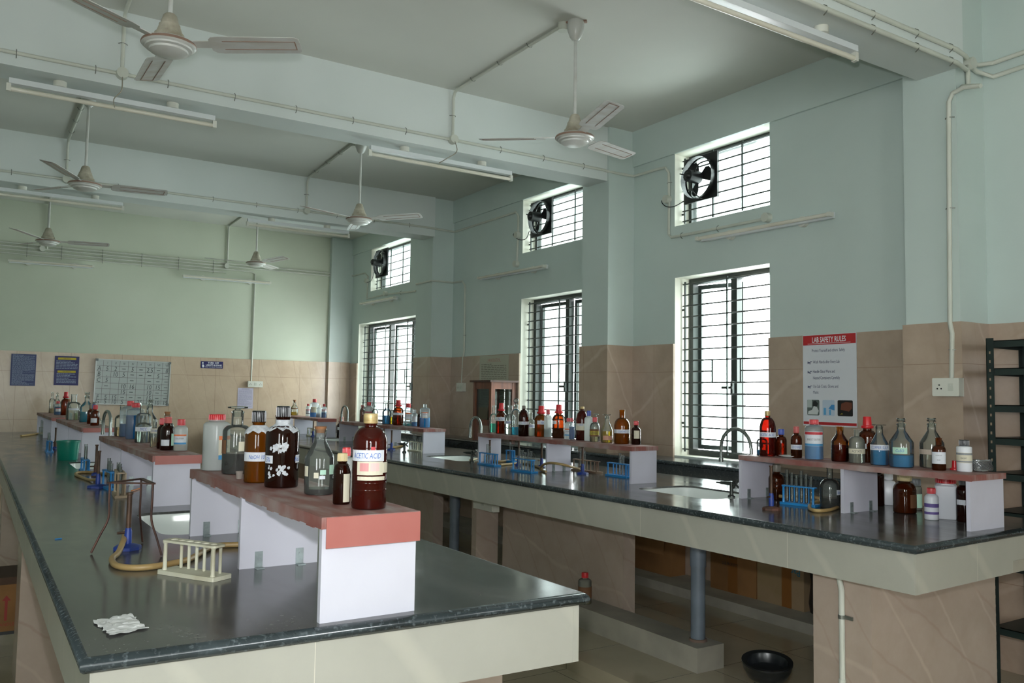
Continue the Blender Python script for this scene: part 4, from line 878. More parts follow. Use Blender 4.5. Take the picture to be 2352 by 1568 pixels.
# label: (z0, z1, angle offset deg [+ = right], angular width deg, material, text, ink)
def lab(z0, z1, off=0, wd=150, mat=None, text='', ink=None, k=.55, sx=.75): return (z0, z1, off, wd, mat or P_white, text, ink or INK_B, k, sx)
def maker(z0, z1, off=15, wd=120, top=None, bot=None):
    h = z1-z0; return [lab(z0, z1, off, wd, P_white), lab(z1-h*.2, z1-h*.04, off, wd*.985, top or P_or), lab(z0+h*.03, z0+h*.2, off, wd*.985, bot or P_bl), lab(z0+h*.5, z0+h*.66, off, wd*.8, None, 'SOLUTION', INK_D, 1., .7)]
PRE = {
 'clear': dict(body=G_clear, sh=.56, nb=.70, nr=.42, cb=.86, cr=.36, cap='open'),
 'stop': dict(body=G_clear, sh=.52, nb=.68, nr=.40, cb=.84, cr=.46, cap='disc', capm=G_clear),
 'crystal': dict(body=G_clear, sh=.50, nb=.70, nr=.34, cb=.86, cr=.36, cap='crystal', capm=G_clear, con=1),
 'amber': dict(body=G_amber, sh=.58, nb=.74, nr=.42, cb=.79, cr=.50, cap='screw', capm=K_red),
 'flange': dict(body=G_amber, sh=.55, nb=.70, nr=.46, cb=.745, cr=.44, cap='flange', capm=K_red),
 'tall': dict(body=G_maroon, sh=.60, nb=.86, nr=.30, cb=.88, cr=.33, cap='screw', capm=K_gold),
 'hdpe': dict(body=G_hdpe, sh=.72, nb=.80, nr=.42, cb=.815, cr=.46, cap='screw', capm=K_red),
 'cone': dict(body=G_clear, sh=.46, nb=.72, nr=.38, cb=.90, cr=.36, cap='open', con=1),
}
def ring_profile(r, H, st):
    sh, nb, nr, cb = st['sh']*H, st['nb']*H, st['nr']*r, st['cb']*H; pr = [(0, 0), (r*.90, 0), (r*.975, .0022), (r, r*.14), (r, sh)]
    if st.get('con'):
        pr += [(r*.985, sh+(nb-sh)*.06)]+[(r*.97+(nr-r*.97)*t, sh+(nb-sh)*(.10+.85*t)) for t in (.0, .3, .6, .9, 1)]
    else:
        for i in range(1, 7):
            a = PI/2*i/6; pr.append((nr+(r-nr)*math.cos(a), sh+(nb-sh)*math.sin(a)**1.15))
    pr += [(nr, nb+(cb-nb)*.3), (nr, cb*.985), (nr*1.12, cb), (nr*1.12, cb+H*.018)]
    return pr
def rad_at(pr, z):
    for (r0, z0), (r1, z1) in zip(pr[1:], pr[2:]):
        if z0 <= z <= z1 and z1 > z0: return r0+(r1-r0)*(z-z0)/(z1-z0)
    return pr[-1][0]
BOUND = {}; PLACED = []
def place(cx, base, w, top, zs):
    hit = Pz(cx, base, zs); r = w/2*mpp(hit); d = Vector((hit.x, hit.y, 0)).normalized(); c = hit+d*r; c.z = Z(zs)+.0006
    return c, r, zat(c.x, c.y, top)-c.z, math.atan2(-d.y, -d.x)
def free_spot(c, r, zs):
    """slide along the line of sight to the nearest place where the bottle touches no neighbour"""
    d = Vector((c.x, c.y, 0)).normalized(); best = c
    b = BOUND.get(zs); m = r*.85
    inside = lambda q: not b or (b[0]+m <= q.x <= b[1]-m and b[2]+m <= q.y <= b[3]-m)
    for k in range(0, 150):
        for sg in (1, -1):
            q = c+d*(.003*k*sg)
            if inside(q) and all(z != zs or (q.x-x)**2+(q.y-y)**2 >= (r+rr+.0008)**2 for x, y, rr, z in PLACED):
                PLACED.append((q.x, q.y, r, zs)); return q
    if b: c.x = min(max(c.x, b[0]+m), b[1]-m); c.y = min(max(c.y, b[2]+m), b[3]-m); print('NOSPOT', tuple(c), r)
    PLACED.append((c.x, c.y, r, zs)); return c
def bottle(cx, base, w, top, zs, pre, label, group=None, name='reagent_bottle', n=22, nud=None, **kw):
    st = dict(PRE[pre]); st.update(kw); c, r, H, az = place(cx, base, w, top, zs)
    if nud: c = c+Vector((nud[0], nud[1], 0))
    c = free_spot(c, r*(1.32 if st.get('square') else 1.), zs); H = zat(c.x, c.y, top)-c.z; az = math.atan2(-c.y, -c.x)
    t = thing(name, label, 'bottle', c, az, group)        # local +X faces the camera side
    if st['cap'] == 'open': st['cb'] = .98
    pr = ring_profile(r, H, st); body = MB().lathe(pr, n=n)
    if st.get('square'): body = sq_body(r, H, st)
    bo = body.build('body', st['body'], t)
    if st.get('ribs'):
        for z in st['ribs']: MB().lathe([(r*1.002, z*H-.0016), (r*1.012, z*H), (r*1.002, z*H+.0016)], n=n).build('rib', st['body'], bo)
    if 'liq' in st:
        lm, lv = st['liq']; lz = lv*H; lp = [(0, .003)]+[(max(p[0]-.0018, .001)*.985, max(p[1], .003)) for p in pr[1:] if p[1] < lz]; lp += [(max(rad_at(pr, lz)-.0018, .001)*.985, lz), (0, lz)]
        MB().lathe(lp, n=n).build('liquid', lm, t)
    cb, cr, cp = st['cb']*H, st['cr']*r, st['cap']; nr = st['nr']*r; k = MB(); nm = 'cap'
    if cp == 'screw':
        h = H-cb; k.lathe([(cr*.97, cb), (cr, cb+h*.04), (cr, cb+h*.9), (cr*.94, H), (0, H)], n=24)
        if st['capm'] is K_gold:
            for q in (.15, .3, .5, .65, .8): k.lathe([(cr*1.0, cb+h*(q-.05)), (cr*1.025, cb+h*q), (cr*1.0, cb+h*(q+.05))], n=24)
        for i in range(0 if st['capm'] is K_gold else 24): a = 2*PI*i/24; k.box(-.0006, .0006, -.0006, .0006, cb+h*.08, cb+h*.88, Matrix.Translation((cr*math.cos(a), cr*math.sin(a), 0)))
    elif cp == 'flange': h = H-cb; k.lathe([(cr*1.45, cb), (cr*1.5, cb+h*.05), (cr*1.5, cb+h*.2), (cr*1.08, cb+h*.26), (cr*.98, cb+h*.94), (cr*.9, H), (0, H)], n=24)
    elif cp == 'disc': nm = 'stopper'; k.lathe([(0, cb-H*.06), (nr*.78, cb-H*.06), (nr*.9, cb+H*.03), (nr*.55, cb+H*.045), (nr*.5, H-(H-cb)*.45), (cr*1.35, H-(H-cb)*.32), (cr*1.4, H-(H-cb)*.14), (cr*.8, H), (0, H)], n=20)
    elif cp == 'crystal':
        nm = 'stopper'; k.lathe([(0, cb-H*.06), (nr*.78, cb-H*.06), (nr*.9, cb+H*.02), (nr*.6, cb+H*.03), (nr*.55, cb+(H-cb)*.5), (0, cb+(H-cb)*.5)], n=16); h = H-cb
        k.lathe([(0, H-h*.55), (nr*1.0, H-h*.55), (nr*1.15, H-h*.4), (nr*.75, H-h*.28), (nr*1.15, H-h*.15), (nr*1.0, H), (0, H)], n=8)
    elif cp == 'globe': nm = 'stopper'; h = H-cb; rr_ = h*.36; k.cyl((0, 0, cb-H*.05), (0, 0, H-2*rr_), nr*.8, nr*.4, 14).lathe([(rr_*math.sin(PI*i/10), H-rr_-rr_*math.cos(PI*i/10)) for i in range(11)], n=18)
    elif cp == 'cork': nm = 'cork'; k.lathe([(0, cb-H*.04), (nr*.8, cb-H*.04), (nr*1.05, H), (0, H)], n=16)
    if k.v: k.build(nm, st['capm'], t)
    for l in st.get('labels', []):
        z0, z1, off, wd, lm, tx, ink, hk, sx = l; z0, z1 = z0*H, z1*H; a0 = math.radians(off); aw = math.radians(wd); R = r*1.008+.0004+(.0004 if lm not in (P_white, P_cream) else 0)
        if lm is not None and not (tx and ink is INK_D):
            m = MB(); q = max(3, int(wd/12)); f = lambda a, z, R=R: Vector((rr_at(a, z, R, r, pr, st)*math.cos(a), rr_at(a, z, R, r, pr, st)*math.sin(a), z))
            for i in range(q): a, b = a0-aw/2+aw*i/q, a0-aw/2+aw*(i+1)/q; m.quad(f(a, z0), f(b, z0), f(b, z1), f(a, z1))
            lo = m.build('label', lm, t)
        if tx:
            m = MB(); h = (z1-z0)*hk; zc_ = (z0+z1)/2-h/2; R2 = R+.0009
            put_text(m, tx, h, lambda u, v, R2=R2, a0=a0, zc_=zc_: Vector((R2*math.cos(a0+u/R2), R2*math.sin(a0+u/R2), zc_+v)), sx, slant=.12 if ink is INK_B else 0); m.build('lettering', ink, t)
    return t
def rr_at(a, z, R, r, pr, st): return R
def sq_body(r, H, st):
    """square plastic jar or jug body (rounded corners), neck round"""
    m = MB(); prev = None; q = r*.93
    for s_, z, rr_ in ((.92, 0, .3), (1, r*.12, .3), (1, st['sh']*H, .3), (.86, st['sh']*H+(st['nb']-st['sh'])*H*.6, .45), (st['nr']*1.02, st['nb']*H, .98), (st['nr'], st['cb']*H, .98)):
        pts = rrect(-q*s_, q*s_, -q*s_, q*s_, q*s_*rr_, 4); o = len(m.v); m.v += [Vector((x, y, z)) for x, y in pts]; n = len(pts)
        if prev is not None: m.f += [[prev+i, prev+(i+1) % n, o+(i+1) % n, o+i] for i in range(n)]
        else: m.f.append(list(range(n))[::-1])
        prev = o
    return m
# ---------------------------------------------------------------- nearest shelf
z = -.541; BOUND.clear(); BOUND[z] = tuple(v*S for v in (1.318, 1.788, 3.535, 6.12)); g = 'bottles on the nearest foreground shelf'
bottle(494.5, 1082, 60, 951, z, 'hdpe', 'white plastic jug with red cap, leftmost on the nearest foreground shelf', g, name='plastic_bottle', cr=.62, nr=.56, cb=.885, nb=.87, sh=.80, liq=(L_milk, .52), labels=[lab(.2, .62, 45, 70, P_cream), lab(.55, .62, 45, 69, P_or), lab(.2, .28, 45, 69, P_bl), lab(.38, .48, 45, 60, None, 'pH SOL', INK_D, .45, .5)], n=32)
bottle(541, 1090, 64, 932, z, 'stop', 'clear glass bottle with flat glass stopper and dark residue beside the white jug', g, sh=.62, nb=.72, nr=.42, cb=.90, cr=.52, liq=(L_dark, .30), labels=[lab(.34, .48, 38, 60, P_cream), lab(.30, .50, -70, 50, P_brn)], n=32)
bottle(590, 1110, 61, 943, z, 'amber', 'orange amber bottle labelled NaOH 10% with black cap and white crust', g, body=G_orange, liq=(L_orange, .66), cap='screw', capm=K_blk, cb=.835, cr=.52, sh=.66, nb=.78, nr=.46, labels=[lab(.30, .425, 0, 150, P_white, 'NaOH 10%', INK_B, .45, .7)], n=32)
bottle(645.5, 1122, 77, 932, z, 'amber', 'large dark amber bottle with tall black cap, white crust and torn 5% label', g, body=G_dark, liq=(L_dark, .60), capm=K_blk, cb=.85, cr=.41, sh=.66, nb=.76, nr=.40, labels=[lab(.30, .395, -52, 40, P_white, '5%', INK_B, .62), lab(.305, .40, 68, 34, P_white, 'NaOH', INK_B, .6)], n=36)
bottle(732, 1138, 68, 979, z, 'cone', 'clear conical-shouldered flask with cork and a little dark liquid', g, name='glass_flask', sh=.53, nb=.80, nr=.40, cap='cork', capm=K_cork, cb=.945, liq=(L_dark, .085), labels=[lab(.27, .42, -60, 26, P_cream), lab(.25, .33, -12, 18, P_cream), lab(.30, .37, 14, 22, P_grn), lab(.235, .285, 12, 22, None, '500', INK_W, .6), lab(.30, .44, 55, 30, P_grn)], n=32)
bottle(789, 1160, 40, 1040, z, 'amber', 'small dark brown bottle with cream cap half hidden behind the acetic acid bottle', g, body=G_dark, liq=(L_red, .62), capm=K_cream, cb=.83, cr=.56, sh=.64, nb=.80, nr=.5, labels=[lab(.05, .60, 35, 50, P_cream)], n=26, nud=(-.004, .006))
bottle(797, 1146, 40, 1027, z, 'hdpe', 'white plastic bottle with red cap behind the small brown cream-capped bottle', g, name='plastic_bottle', nud=(.004, .022))
bottle(846.5, 1172, 80.5, 949, z, 'tall', 'large maroon bottle labelled acetic acid with gold cap on the nearest shelf end', g, liq=(L_dark, .30), cb=.895, cr=.42, nr=.36, nb=.86, sh=.70, ribs=(.275, .50, .20, .64), labels=[lab(.505, .62, -12, 128, P_white, 'ACETIC ACID', INK_B, .5, .64), lab(.36, .50, 2, 92, P_cream), lab(.305, .345, 8, 100, P_cream), lab(.38, .49, 62, 46, P_cream), lab(.40, .485, -18, 30, pm('pink_print', '#c98a8a', .6)), lab(.40, .485, 17, 30, pm('pale_pink_print', '#d3b2ae', .6)), lab(.62, .655, 10, 14, P_rd)], n=36)
for nm, px, py, w, tp, zo, lb, z0, z1 in (('c', 590, 1110, 61, 943, 0, '', .655, .80), ('d', 645.5, 1122, 77, 932, 0, '', .665, .83)):      # dried white chemical crust round the two necks
    c, r, H, az = place(px, py, w, tp, z); own = [o for o in C.objects if o.parent is None and o.get('label', '').startswith('orange amber' if nm == 'c' else 'large dark amber')][0]
    H = zat(own.location.x, own.location.y, tp)-own.location.z
    m = MB(); rr = random.Random(3); n = 30; st = dict(PRE['amber'], sh=.66, nb=.78 if nm == 'c' else .76, nr=.46 if nm == 'c' else .40, cb=.835 if nm == 'c' else .85); pr = ring_profile(r, H, st); rows = []
    for kk in range(5):
        row = []
        for i in range(n):
            lowz = z0+(.05*(.5+.5*math.sin(i*.9+(i%5)*.5)+.5*rr.random())*(1-kk/4)); zz_ = (lowz+(z1-lowz)*kk/4)*H; R = rad_at(pr, zz_)*1.012+.0008+.0012*rr.random(); a = 2*PI*i/n; row.append((R*math.cos(a), R*math.sin(a), zz_))
        rows.append(row)
    m.add([p for row in rows for p in row], [(kk*n+i, kk*n+(i+1) % n, (kk+1)*n+(i+1) % n, (kk+1)*n+i) for kk in range(4) for i in range(n)]); m.build('dried_crust', P_dust, own)
    if nm == 'd':
        m = MB()
        for i in range(44):
            a = rr.uniform(-.9, .5); zz_ = rr.choice((.52, .50, .25, .20, .15, .45))*H+rr.uniform(-.006, .006); s_ = rr.uniform(.002, .0075); R = r*1.004
            m.add([Vector((R*math.cos(a+u*s_/R), R*math.sin(a+u*s_/R), zz_+v*s_*rr.uniform(.5, 1.6))) for u, v in ((-1, -.6), (.3, -1), (1, .2), (.4, 1), (-.8, .7))], [list(range(5))])
        o = m.build('splash_stains', P_dust, own); o['kind'] = 'stuff'
c = Pz(549, 1100, z); t = thing('rubber_stopper', 'grey rubber stopper lying in front of the clear stoppered bottle', 'stopper', (c.x, c.y, Z(z)+.0006)); MB().lathe([(0, 0), (.0085, 0), (.0095, .002), (.012, .026), (0, .026)], n=18).build('stopper', K_rub, t)
# ---------------------------------------------------------------- second foreground shelf
z = -.565; BOUND.clear(); BOUND[z] = tuple(v*S for v in (1.36, 1.765, 7.77, 11.3)); g = 'bottles on the second foreground shelf'
bottle(281, 998, 34, 931, z, 'clear', 'clear glass bottle with torn label, leftmost on the second foreground shelf', g, liq=(L_pale, .3), labels=[lab(.3, .58, 0, 100, P_cream)])
bottle(301, 1000, 42, 920.5, z, 'hdpe', 'rear of two white plastic jugs with blue liquid on the second foreground shelf', g, name='plastic_bottle', body=G_hdpl, liq=(L_deep, .36), cr=.34, nr=.3, cb=.87, nb=.86, sh=.72, nud=(-.004, .05))
bottle(309, 1009, 42, 925, z, 'hdpe', 'front of two white plastic jugs, filled with deep blue liquid, red cap', g, name='plastic_bottle', body=G_hdpl, liq=(L_deep, .66), cr=.44, nr=.38, cb=.875, nb=.86, sh=.74, square=1)
bottle(328, 1017, 36, 951, z, 'clear', 'clear open glass bottle labelled MCC in front of the blue jugs', g, liq=(L_clear, .4), labels=[lab(.40, .56, 0, 140, P_white, 'MCC', INK_B, .6)])
bottle(343, 1006, 30, 917, z, 'crystal', 'clear reagent bottle with square crystal stopper on the second foreground shelf', g, liq=(L_clear, .3), nud=(.004, .03))
bottle(353, 1027, 17, 963, z, 'clear', 'slim clear vial with orange liquid beside the two amber bottles', g, liq=(L_pale, .34), labels=[lab(.5, .68, 0, 140, P_cream, 'STORM', INK_B, .5, .6)])
bottle(374, 1010, 34, 925, z, 'clear', 'tall clear wide-necked bottle at the back of the second foreground shelf', g, nr=.5, sh=.6, nb=.72, nud=(.006, .03))
bottle(379, 1022, 30, 945, z, 'clear', 'clear bottle with brown cork behind the amber bottles', g, cap='cork', capm=K_cork, cb=.92, nud=(.012, .03))
bottle(374, 1031, 19, 960, z, 'amber', 'slim amber bottle with red cap, half hidden by a larger amber bottle', g, body=G_dark, nud=(-.008, .012))
bottle(383.5, 1034.5, 32, 957, z, 'amber', 'amber bottle with faded red cap in front on the second foreground shelf', g, body=G_dark, liq=(L_dark, .5), capm=K_pink, cb=.81, labels=[lab(.14, .32, -20, 70, P_white), lab(.14, .5, 55, 50, P_grn)])
bottle(414, 1036, 30.5, 962.5, z, 'hdpe', 'white plastic bottle with red cap and orange banded label, right end of the second shelf', g, name='plastic_bottle', liq=(L_pale, .25), cb=.80, cr=.56, nr=.5, nb=.79, sh=.68, labels=maker(.20, .54, -10, 120))
# ---------------------------------------------------------------- third and fourth left shelves
z = -.535; BOUND.clear(); BOUND[z] = tuple(v*S for v in (1.33, 1.75, 12.9, 16.9)); g = 'bottles on the third left shelf'
bottle(168, 964.5, 30, 905, z, 'clear', 'clear open glass bottle standing left on the shelf behind the bucket', g, liq=(L_clear, .4), labels=[lab(.38, .46, 0, 90, P_white)])
bottle(157, 960, 12, 917, z, 'cone', 'tiny corked bottle with yellow green liquid on the shelf behind the bucket', g, cap='cork', capm=K_cork, cb=.9, liq=(L_ygr, .35), nud=(0, -.02))
bottle(197.5, 969.5, 29, 900.5, z, 'crystal', 'clear reagent bottle with cyan liquid and glass stopper on the shelf behind the bucket', g, liq=(L_cyan, .34))
bottle(201.5, 973.5, 13, 929, z, 'amber', 'slim amber bottle with brown cap beside the cyan reagent bottle', g, capm=K_grey, nud=(.015, -.01))
bottle(217.5, 977.5, 19, 930, z, 'amber', 'small amber bottle with red cap and white label near the gooseneck tap', g, labels=[lab(.15, .36, -20, 90, P_white)])
bottle(213, 971, 15, 928.5, z, 'amber', 'small amber bottle with blue cap behind the red-capped amber bottle', g, capm=K_blue, nud=(.01, .05))
bottle(229, 976, 9, 960, z, 'clear', 'tiny clear vial at the right end of the third left shelf', g)
g = 'bottles on the farthest left shelf'; BOUND[z] = tuple(v*S for v in (1.30, 1.74, 17.6, 21.4))
bottle(118.5, 948.5, 12, 900, z, 'clear', 'clear open bottle with straw liquid, leftmost on the farthest left shelf', g, liq=(L_pale, .22))
bottle(134, 947, 16, 901, z, 'crystal', 'clear bottle with round glass stopper on the farthest left shelf', g, cap='globe', nud=(.01, .06))
bottle(131.5, 952.5, 15, 921, z, 'hdpe', 'small plastic bottle with dark blue liquid and red cap, farthest left shelf', g, name='plastic_bottle', body=G_hdpl, liq=(L_deep, .6), labels=[lab(.25, .5, 10, 90, P_white), lab(.45, .5, 10, 90, P_rd)], nud=(0, -.03))
bottle(149.5, 952, 19, 900, z, 'flange', 'amber bottle with conical red cap on the farthest left shelf', g)
# ---------------------------------------------------------------- near right shelf (top)
z = -.565; BOUND.clear(); BOUND[z] = tuple(v*S for v in (6.575, 7.085, 3.575, 5.93)); g = 'bottles on top of the near right shelf'
bottle(1750.5, 1045.5, 25, 990.5, z, 'clear', 'small open bottle with blue liquid, leftmost on the near right shelf', g, liq=(L_blue, .21), labels=[lab(.35, .5, -20, 60, P_white)])
bottle(1771.5, 1044, 36, 943.5, z, 'tall', 'tall maroon bottle with gold cap and acetic acid strip on the near right shelf', g, labels=[lab(.42, .53, -5, 150, P_white, 'ACETIC ACID', INK_B, .5, .7)], n=28, nud=(.006, .03))
bottle(1794.5, 1048.5, 25, 985, z, 'amber', 'small amber bottle topped with blue film between two larger bottles', g, capm=K_blue, cap='screw', cr=.55, body=G_amber, liq=(L_orange, .5))
bottle(1829.5, 1052, 25, 979, z, 'amber', 'small amber bottle with faded red cap and blue written label', g, capm=K_pink, liq=(L_dark, .45), labels=[lab(.27, .42, 0, 150, P_white, 'IODINE', INK_B, .5)])
bottle(1870, 1056, 41.5, 963, z, 'hdpe', 'white plastic bottle half full of blue liquid with red cap on the near right shelf', g, name='plastic_bottle', body=G_hdpl, liq=(L_blue, .42), cb=.875, cr=.50, nr=.44, nb=.865, sh=.76, labels=[lab(.34, .70, -2, 128, P_white), lab(.625, .69, -2, 127, P_rd), lab(.345, .40, -2, 127, P_bl), lab(.47, .54, -2, 90, None, 'BENEDICT SOLUTION', INK_D, .7, .5)], n=30)
bottle(1929.5, 1060.5, 38.5, 979, z, 'cone', 'open clear flask of dark orange liquid on the near right shelf', g, name='glass_flask', body=glassm('orange_stained_glass', '#e8b26a', '#a8662a', 1.), liq=(L_red, .46), sh=.56, nb=.80, nr=.42)
bottle(1968.5, 1064, 36, 986, z, 'clear', 'cloudy open bottle labelled acetate between the orange flask and the blue bottle', g, body=G_milky, liq=(L_clear, .3), sh=.62, nb=.8, nr=.34, labels=[lab(.28, .43, 0, 150, P_cream, 'ACETATE', INK_D, .45, .7), lab(.28, .43, 0, 150, P_cream)])
bottle(2008, 1063, 42, 956.5, z, 'flange', 'amber bottle with large conical red cap behind the copper sulphate bottle', g, liq=(L_dark, .35), labels=[lab(.30, .41, -35, 60, P_white, 'B', INK_B, .5)], nud=(.012, .045))
bottle(2020.5, 1069, 40.5, 974, z, 'stop', 'clear bottle of blue copper sulphate with flat stopper on brown neck', g, sh=.50, nb=.78, nr=.40, cb=.935, cr=.55, con=1, liq=(L_blue, .37), labels=[lab(.37, .50, 0, 150, P_white, 'COPPER SULP', INK_B, .55, .7)], n=28)
bottle(2071, 1074.5, 53, 960, z, 'crystal', 'large clear bottle of blue liquid with crystal stopper and pale green label', g, liq=(L_blue, .24), sh=.50, nb=.76, nr=.35, cb=.87, labels=[lab(.28, .41, -8, 70, P_grn, 'CuSO', INK_B, .45, .8)], n=32)
bottle(2141, 1075.5, 53, 959.5, z, 'crystal', 'large clear bottle of clear liquid with crystal stopper, behind a small amber bottle', g, liq=(L_clear, .27), sh=.48, nb=.76, nr=.35, cb=.87, labels=[lab(.27, .37, 0, 150, pm('stained_label', '#b5a79a', .7))], n=32)
bottle(2151.5, 1080, 30, 1004.5, z, 'amber', 'small uncapped amber bottle with grey printed label in front of a clear bottle', g, cap='open', nr=.44, sh=.62, nb=.76, liq=(L_dark, .5), labels=[lab(.20, .56, 0, 140, P_white), lab(.44, .48, 0, 110, None, 'SULPHURIC ACID', INK_D, .8, .5), lab(.3, .34, 0, 90, None, 'REAGENT', INK_D, .8, .5)], nud=(-.002, -.012))
bottle(2215.5, 1084, 33, 1009.5, z, 'hdpe', 'opaque white bottle with black cap and grey beige label at the shelf end', g, name='plastic_bottle', body=G_white, capm=K_blk, cap='screw', sh=.76, nb=.80, nr=.5, cb=.81, cr=.64, labels=[lab(.28, .60, -4, 150, P_cream), lab(.53, .59, -4, 149, pm('grey_band', '#7f8287', .6)), lab(.30, .34, -4, 149, pm('grey_band', '#7f8287', .6)), lab(.40, .46, -4, 100, None, 'REAGENT', INK_D, .8, .6)])
c = Pz(2193, 1079, z); t = thing('loose_cap', 'loose red conical cap left of the black-capped white bottle', 'cap', (c.x, c.y, Z(z)+.0006)); MB().lathe([(.020, 0), (.020, .007), (.0125, .010), (.0105, .042), (0, .042)], n=18).build('cap', K_red, t)
c = Pz(1812, 1050, z); t = thing('watch_glass', 'white porcelain dish lying before the small amber bottles', 'dish', (c.x, c.y, Z(z)+.0006)); MB().lathe([(0, .0), (.03, .0), (.052, .008), (.053, .0095), (.03, .0018), (0, .0016)], n=26).build('dish', M_ceramic, t)
c = Pz(2266, 1084, z)+Vector((.02, .03, 0)); t = thing('steel_scrubber', 'tangled steel wool scrubber at the right end of the near right shelf', 'scrubber', (c.x, c.y, Z(z)+.0006)); m = MB(); rr = random.Random(11)
for i in range(70):
    a0, b0 = rr.uniform(0, 6.28), rr.uniform(-.5, 1.2); pts = []; R = rr.uniform(.45, 1)
    for kk in range(9): aa = a0+kk*.7; pts.append((.075*R*math.cos(aa)*rr.uniform(.75, 1), .035*R*math.sin(aa)*rr.uniform(.7, 1), max(.0016, .026+.026*R*math.sin(b0+kk*1.1))))
    m.tube(smooth_path(pts, 3), .0013, 4)
m.build('wire_tangle', pm('steel_wool', '#a4a7a8', .35, .8), t)
# ---------------------------------------------------------------- under the near right shelf
z = -1.; g = 'bottles on the bench under the near right shelf'
bottle(1791, 1150, 36, 1066, z, 'amber', 'amber bottle behind the rusty burner under the near right shelf', g, liq=(L_dark, .3), capm=K_grey, nud=(.01, .03))
bottle(1906.5, 1169, 45, 1073, z, 'clear', 'clear open bottle with dark contents leaning under the near right shelf', g, liq=(L_dark, .25), sh=.52, nb=.72, nr=.3, labels=[lab(.34, .46, 60, 40, P_white, 'Benz', INK_B, .5)])
bottle(2023.5, 1164, 39, 1079, z, 'amber', 'dark bottle standing right of the middle divider under the near right shelf', g, body=G_dark, liq=(L_dark, .8), capm=K_blk, sh=.84, nb=.92, nr=.6, cb=.93, cr=.7, nud=(0, .03))
bottle(2057, 1166, 32, 1088, z, 'hdpe', 'narrow white square jar half hidden behind an amber bottle', g, name='plastic_bottle', body=G_white, capm=G_white, square=1, cr=.6, nr=.5, nud=(.02, .05))
bottle(2078.5, 1180, 50, 1090, z, 'amber', 'amber bottle with cream cap and grey powder under the near right shelf', g, capm=K_cream, cb=.84, cr=.62, nr=.52, sh=.60, nb=.80, liq=(pm('grey_powder', '#56524e', .9), .58), labels=[lab(.15, .50, 55, 55, P_brn)], n=30)
bottle(2115, 1174, 34, 1099, z, 'hdpe', 'squat jar with grey lid and pale green label behind the small white bottle', g, name='jar', body=G_milky, capm=pm('grey_lid', '#565a5c', .4), cb=.78, cr=.84, nr=.8, nb=.77, sh=.68, labels=[lab(.08, .52, 0, 150, P_grn)], nud=(.01, .04))
bottle(2135.5, 1194, 30.5, 1120, z, 'hdpe', 'small white bottle with red cap and purple label under the near right shelf', g, name='plastic_bottle', body=G_white, cb=.82, cr=.60, nr=.5, nb=.80, sh=.68, labels=[lab(.16, .54, 0, 150, P_white), lab(.40, .52, 0, 149, P_pur), lab(.18, .26, 0, 149, P_pur)], nud=(-.004, -.012))
bottle(2177.5, 1194, 51, 1096.5, z, 'hdpe', 'white square plastic jar with wide red lid under the near right shelf', g, name='jar', body=G_white, square=1, cb=.87, cr=.86, nr=.84, nb=.865, sh=.80, n=28, nud=(.004, .01))
bottle(2221, 1197, 34, 1100, z, 'amber', 'dark amber bottle with white sticker against the near right shelf end', g, body=G_dark, liq=(L_dark, .5), capm=K_blk, sh=.72, nb=.84, nr=.55, cb=.85, cr=.6, labels=[lab(.40, .52, -25, 70, P_white)], nud=(-.002, .01))
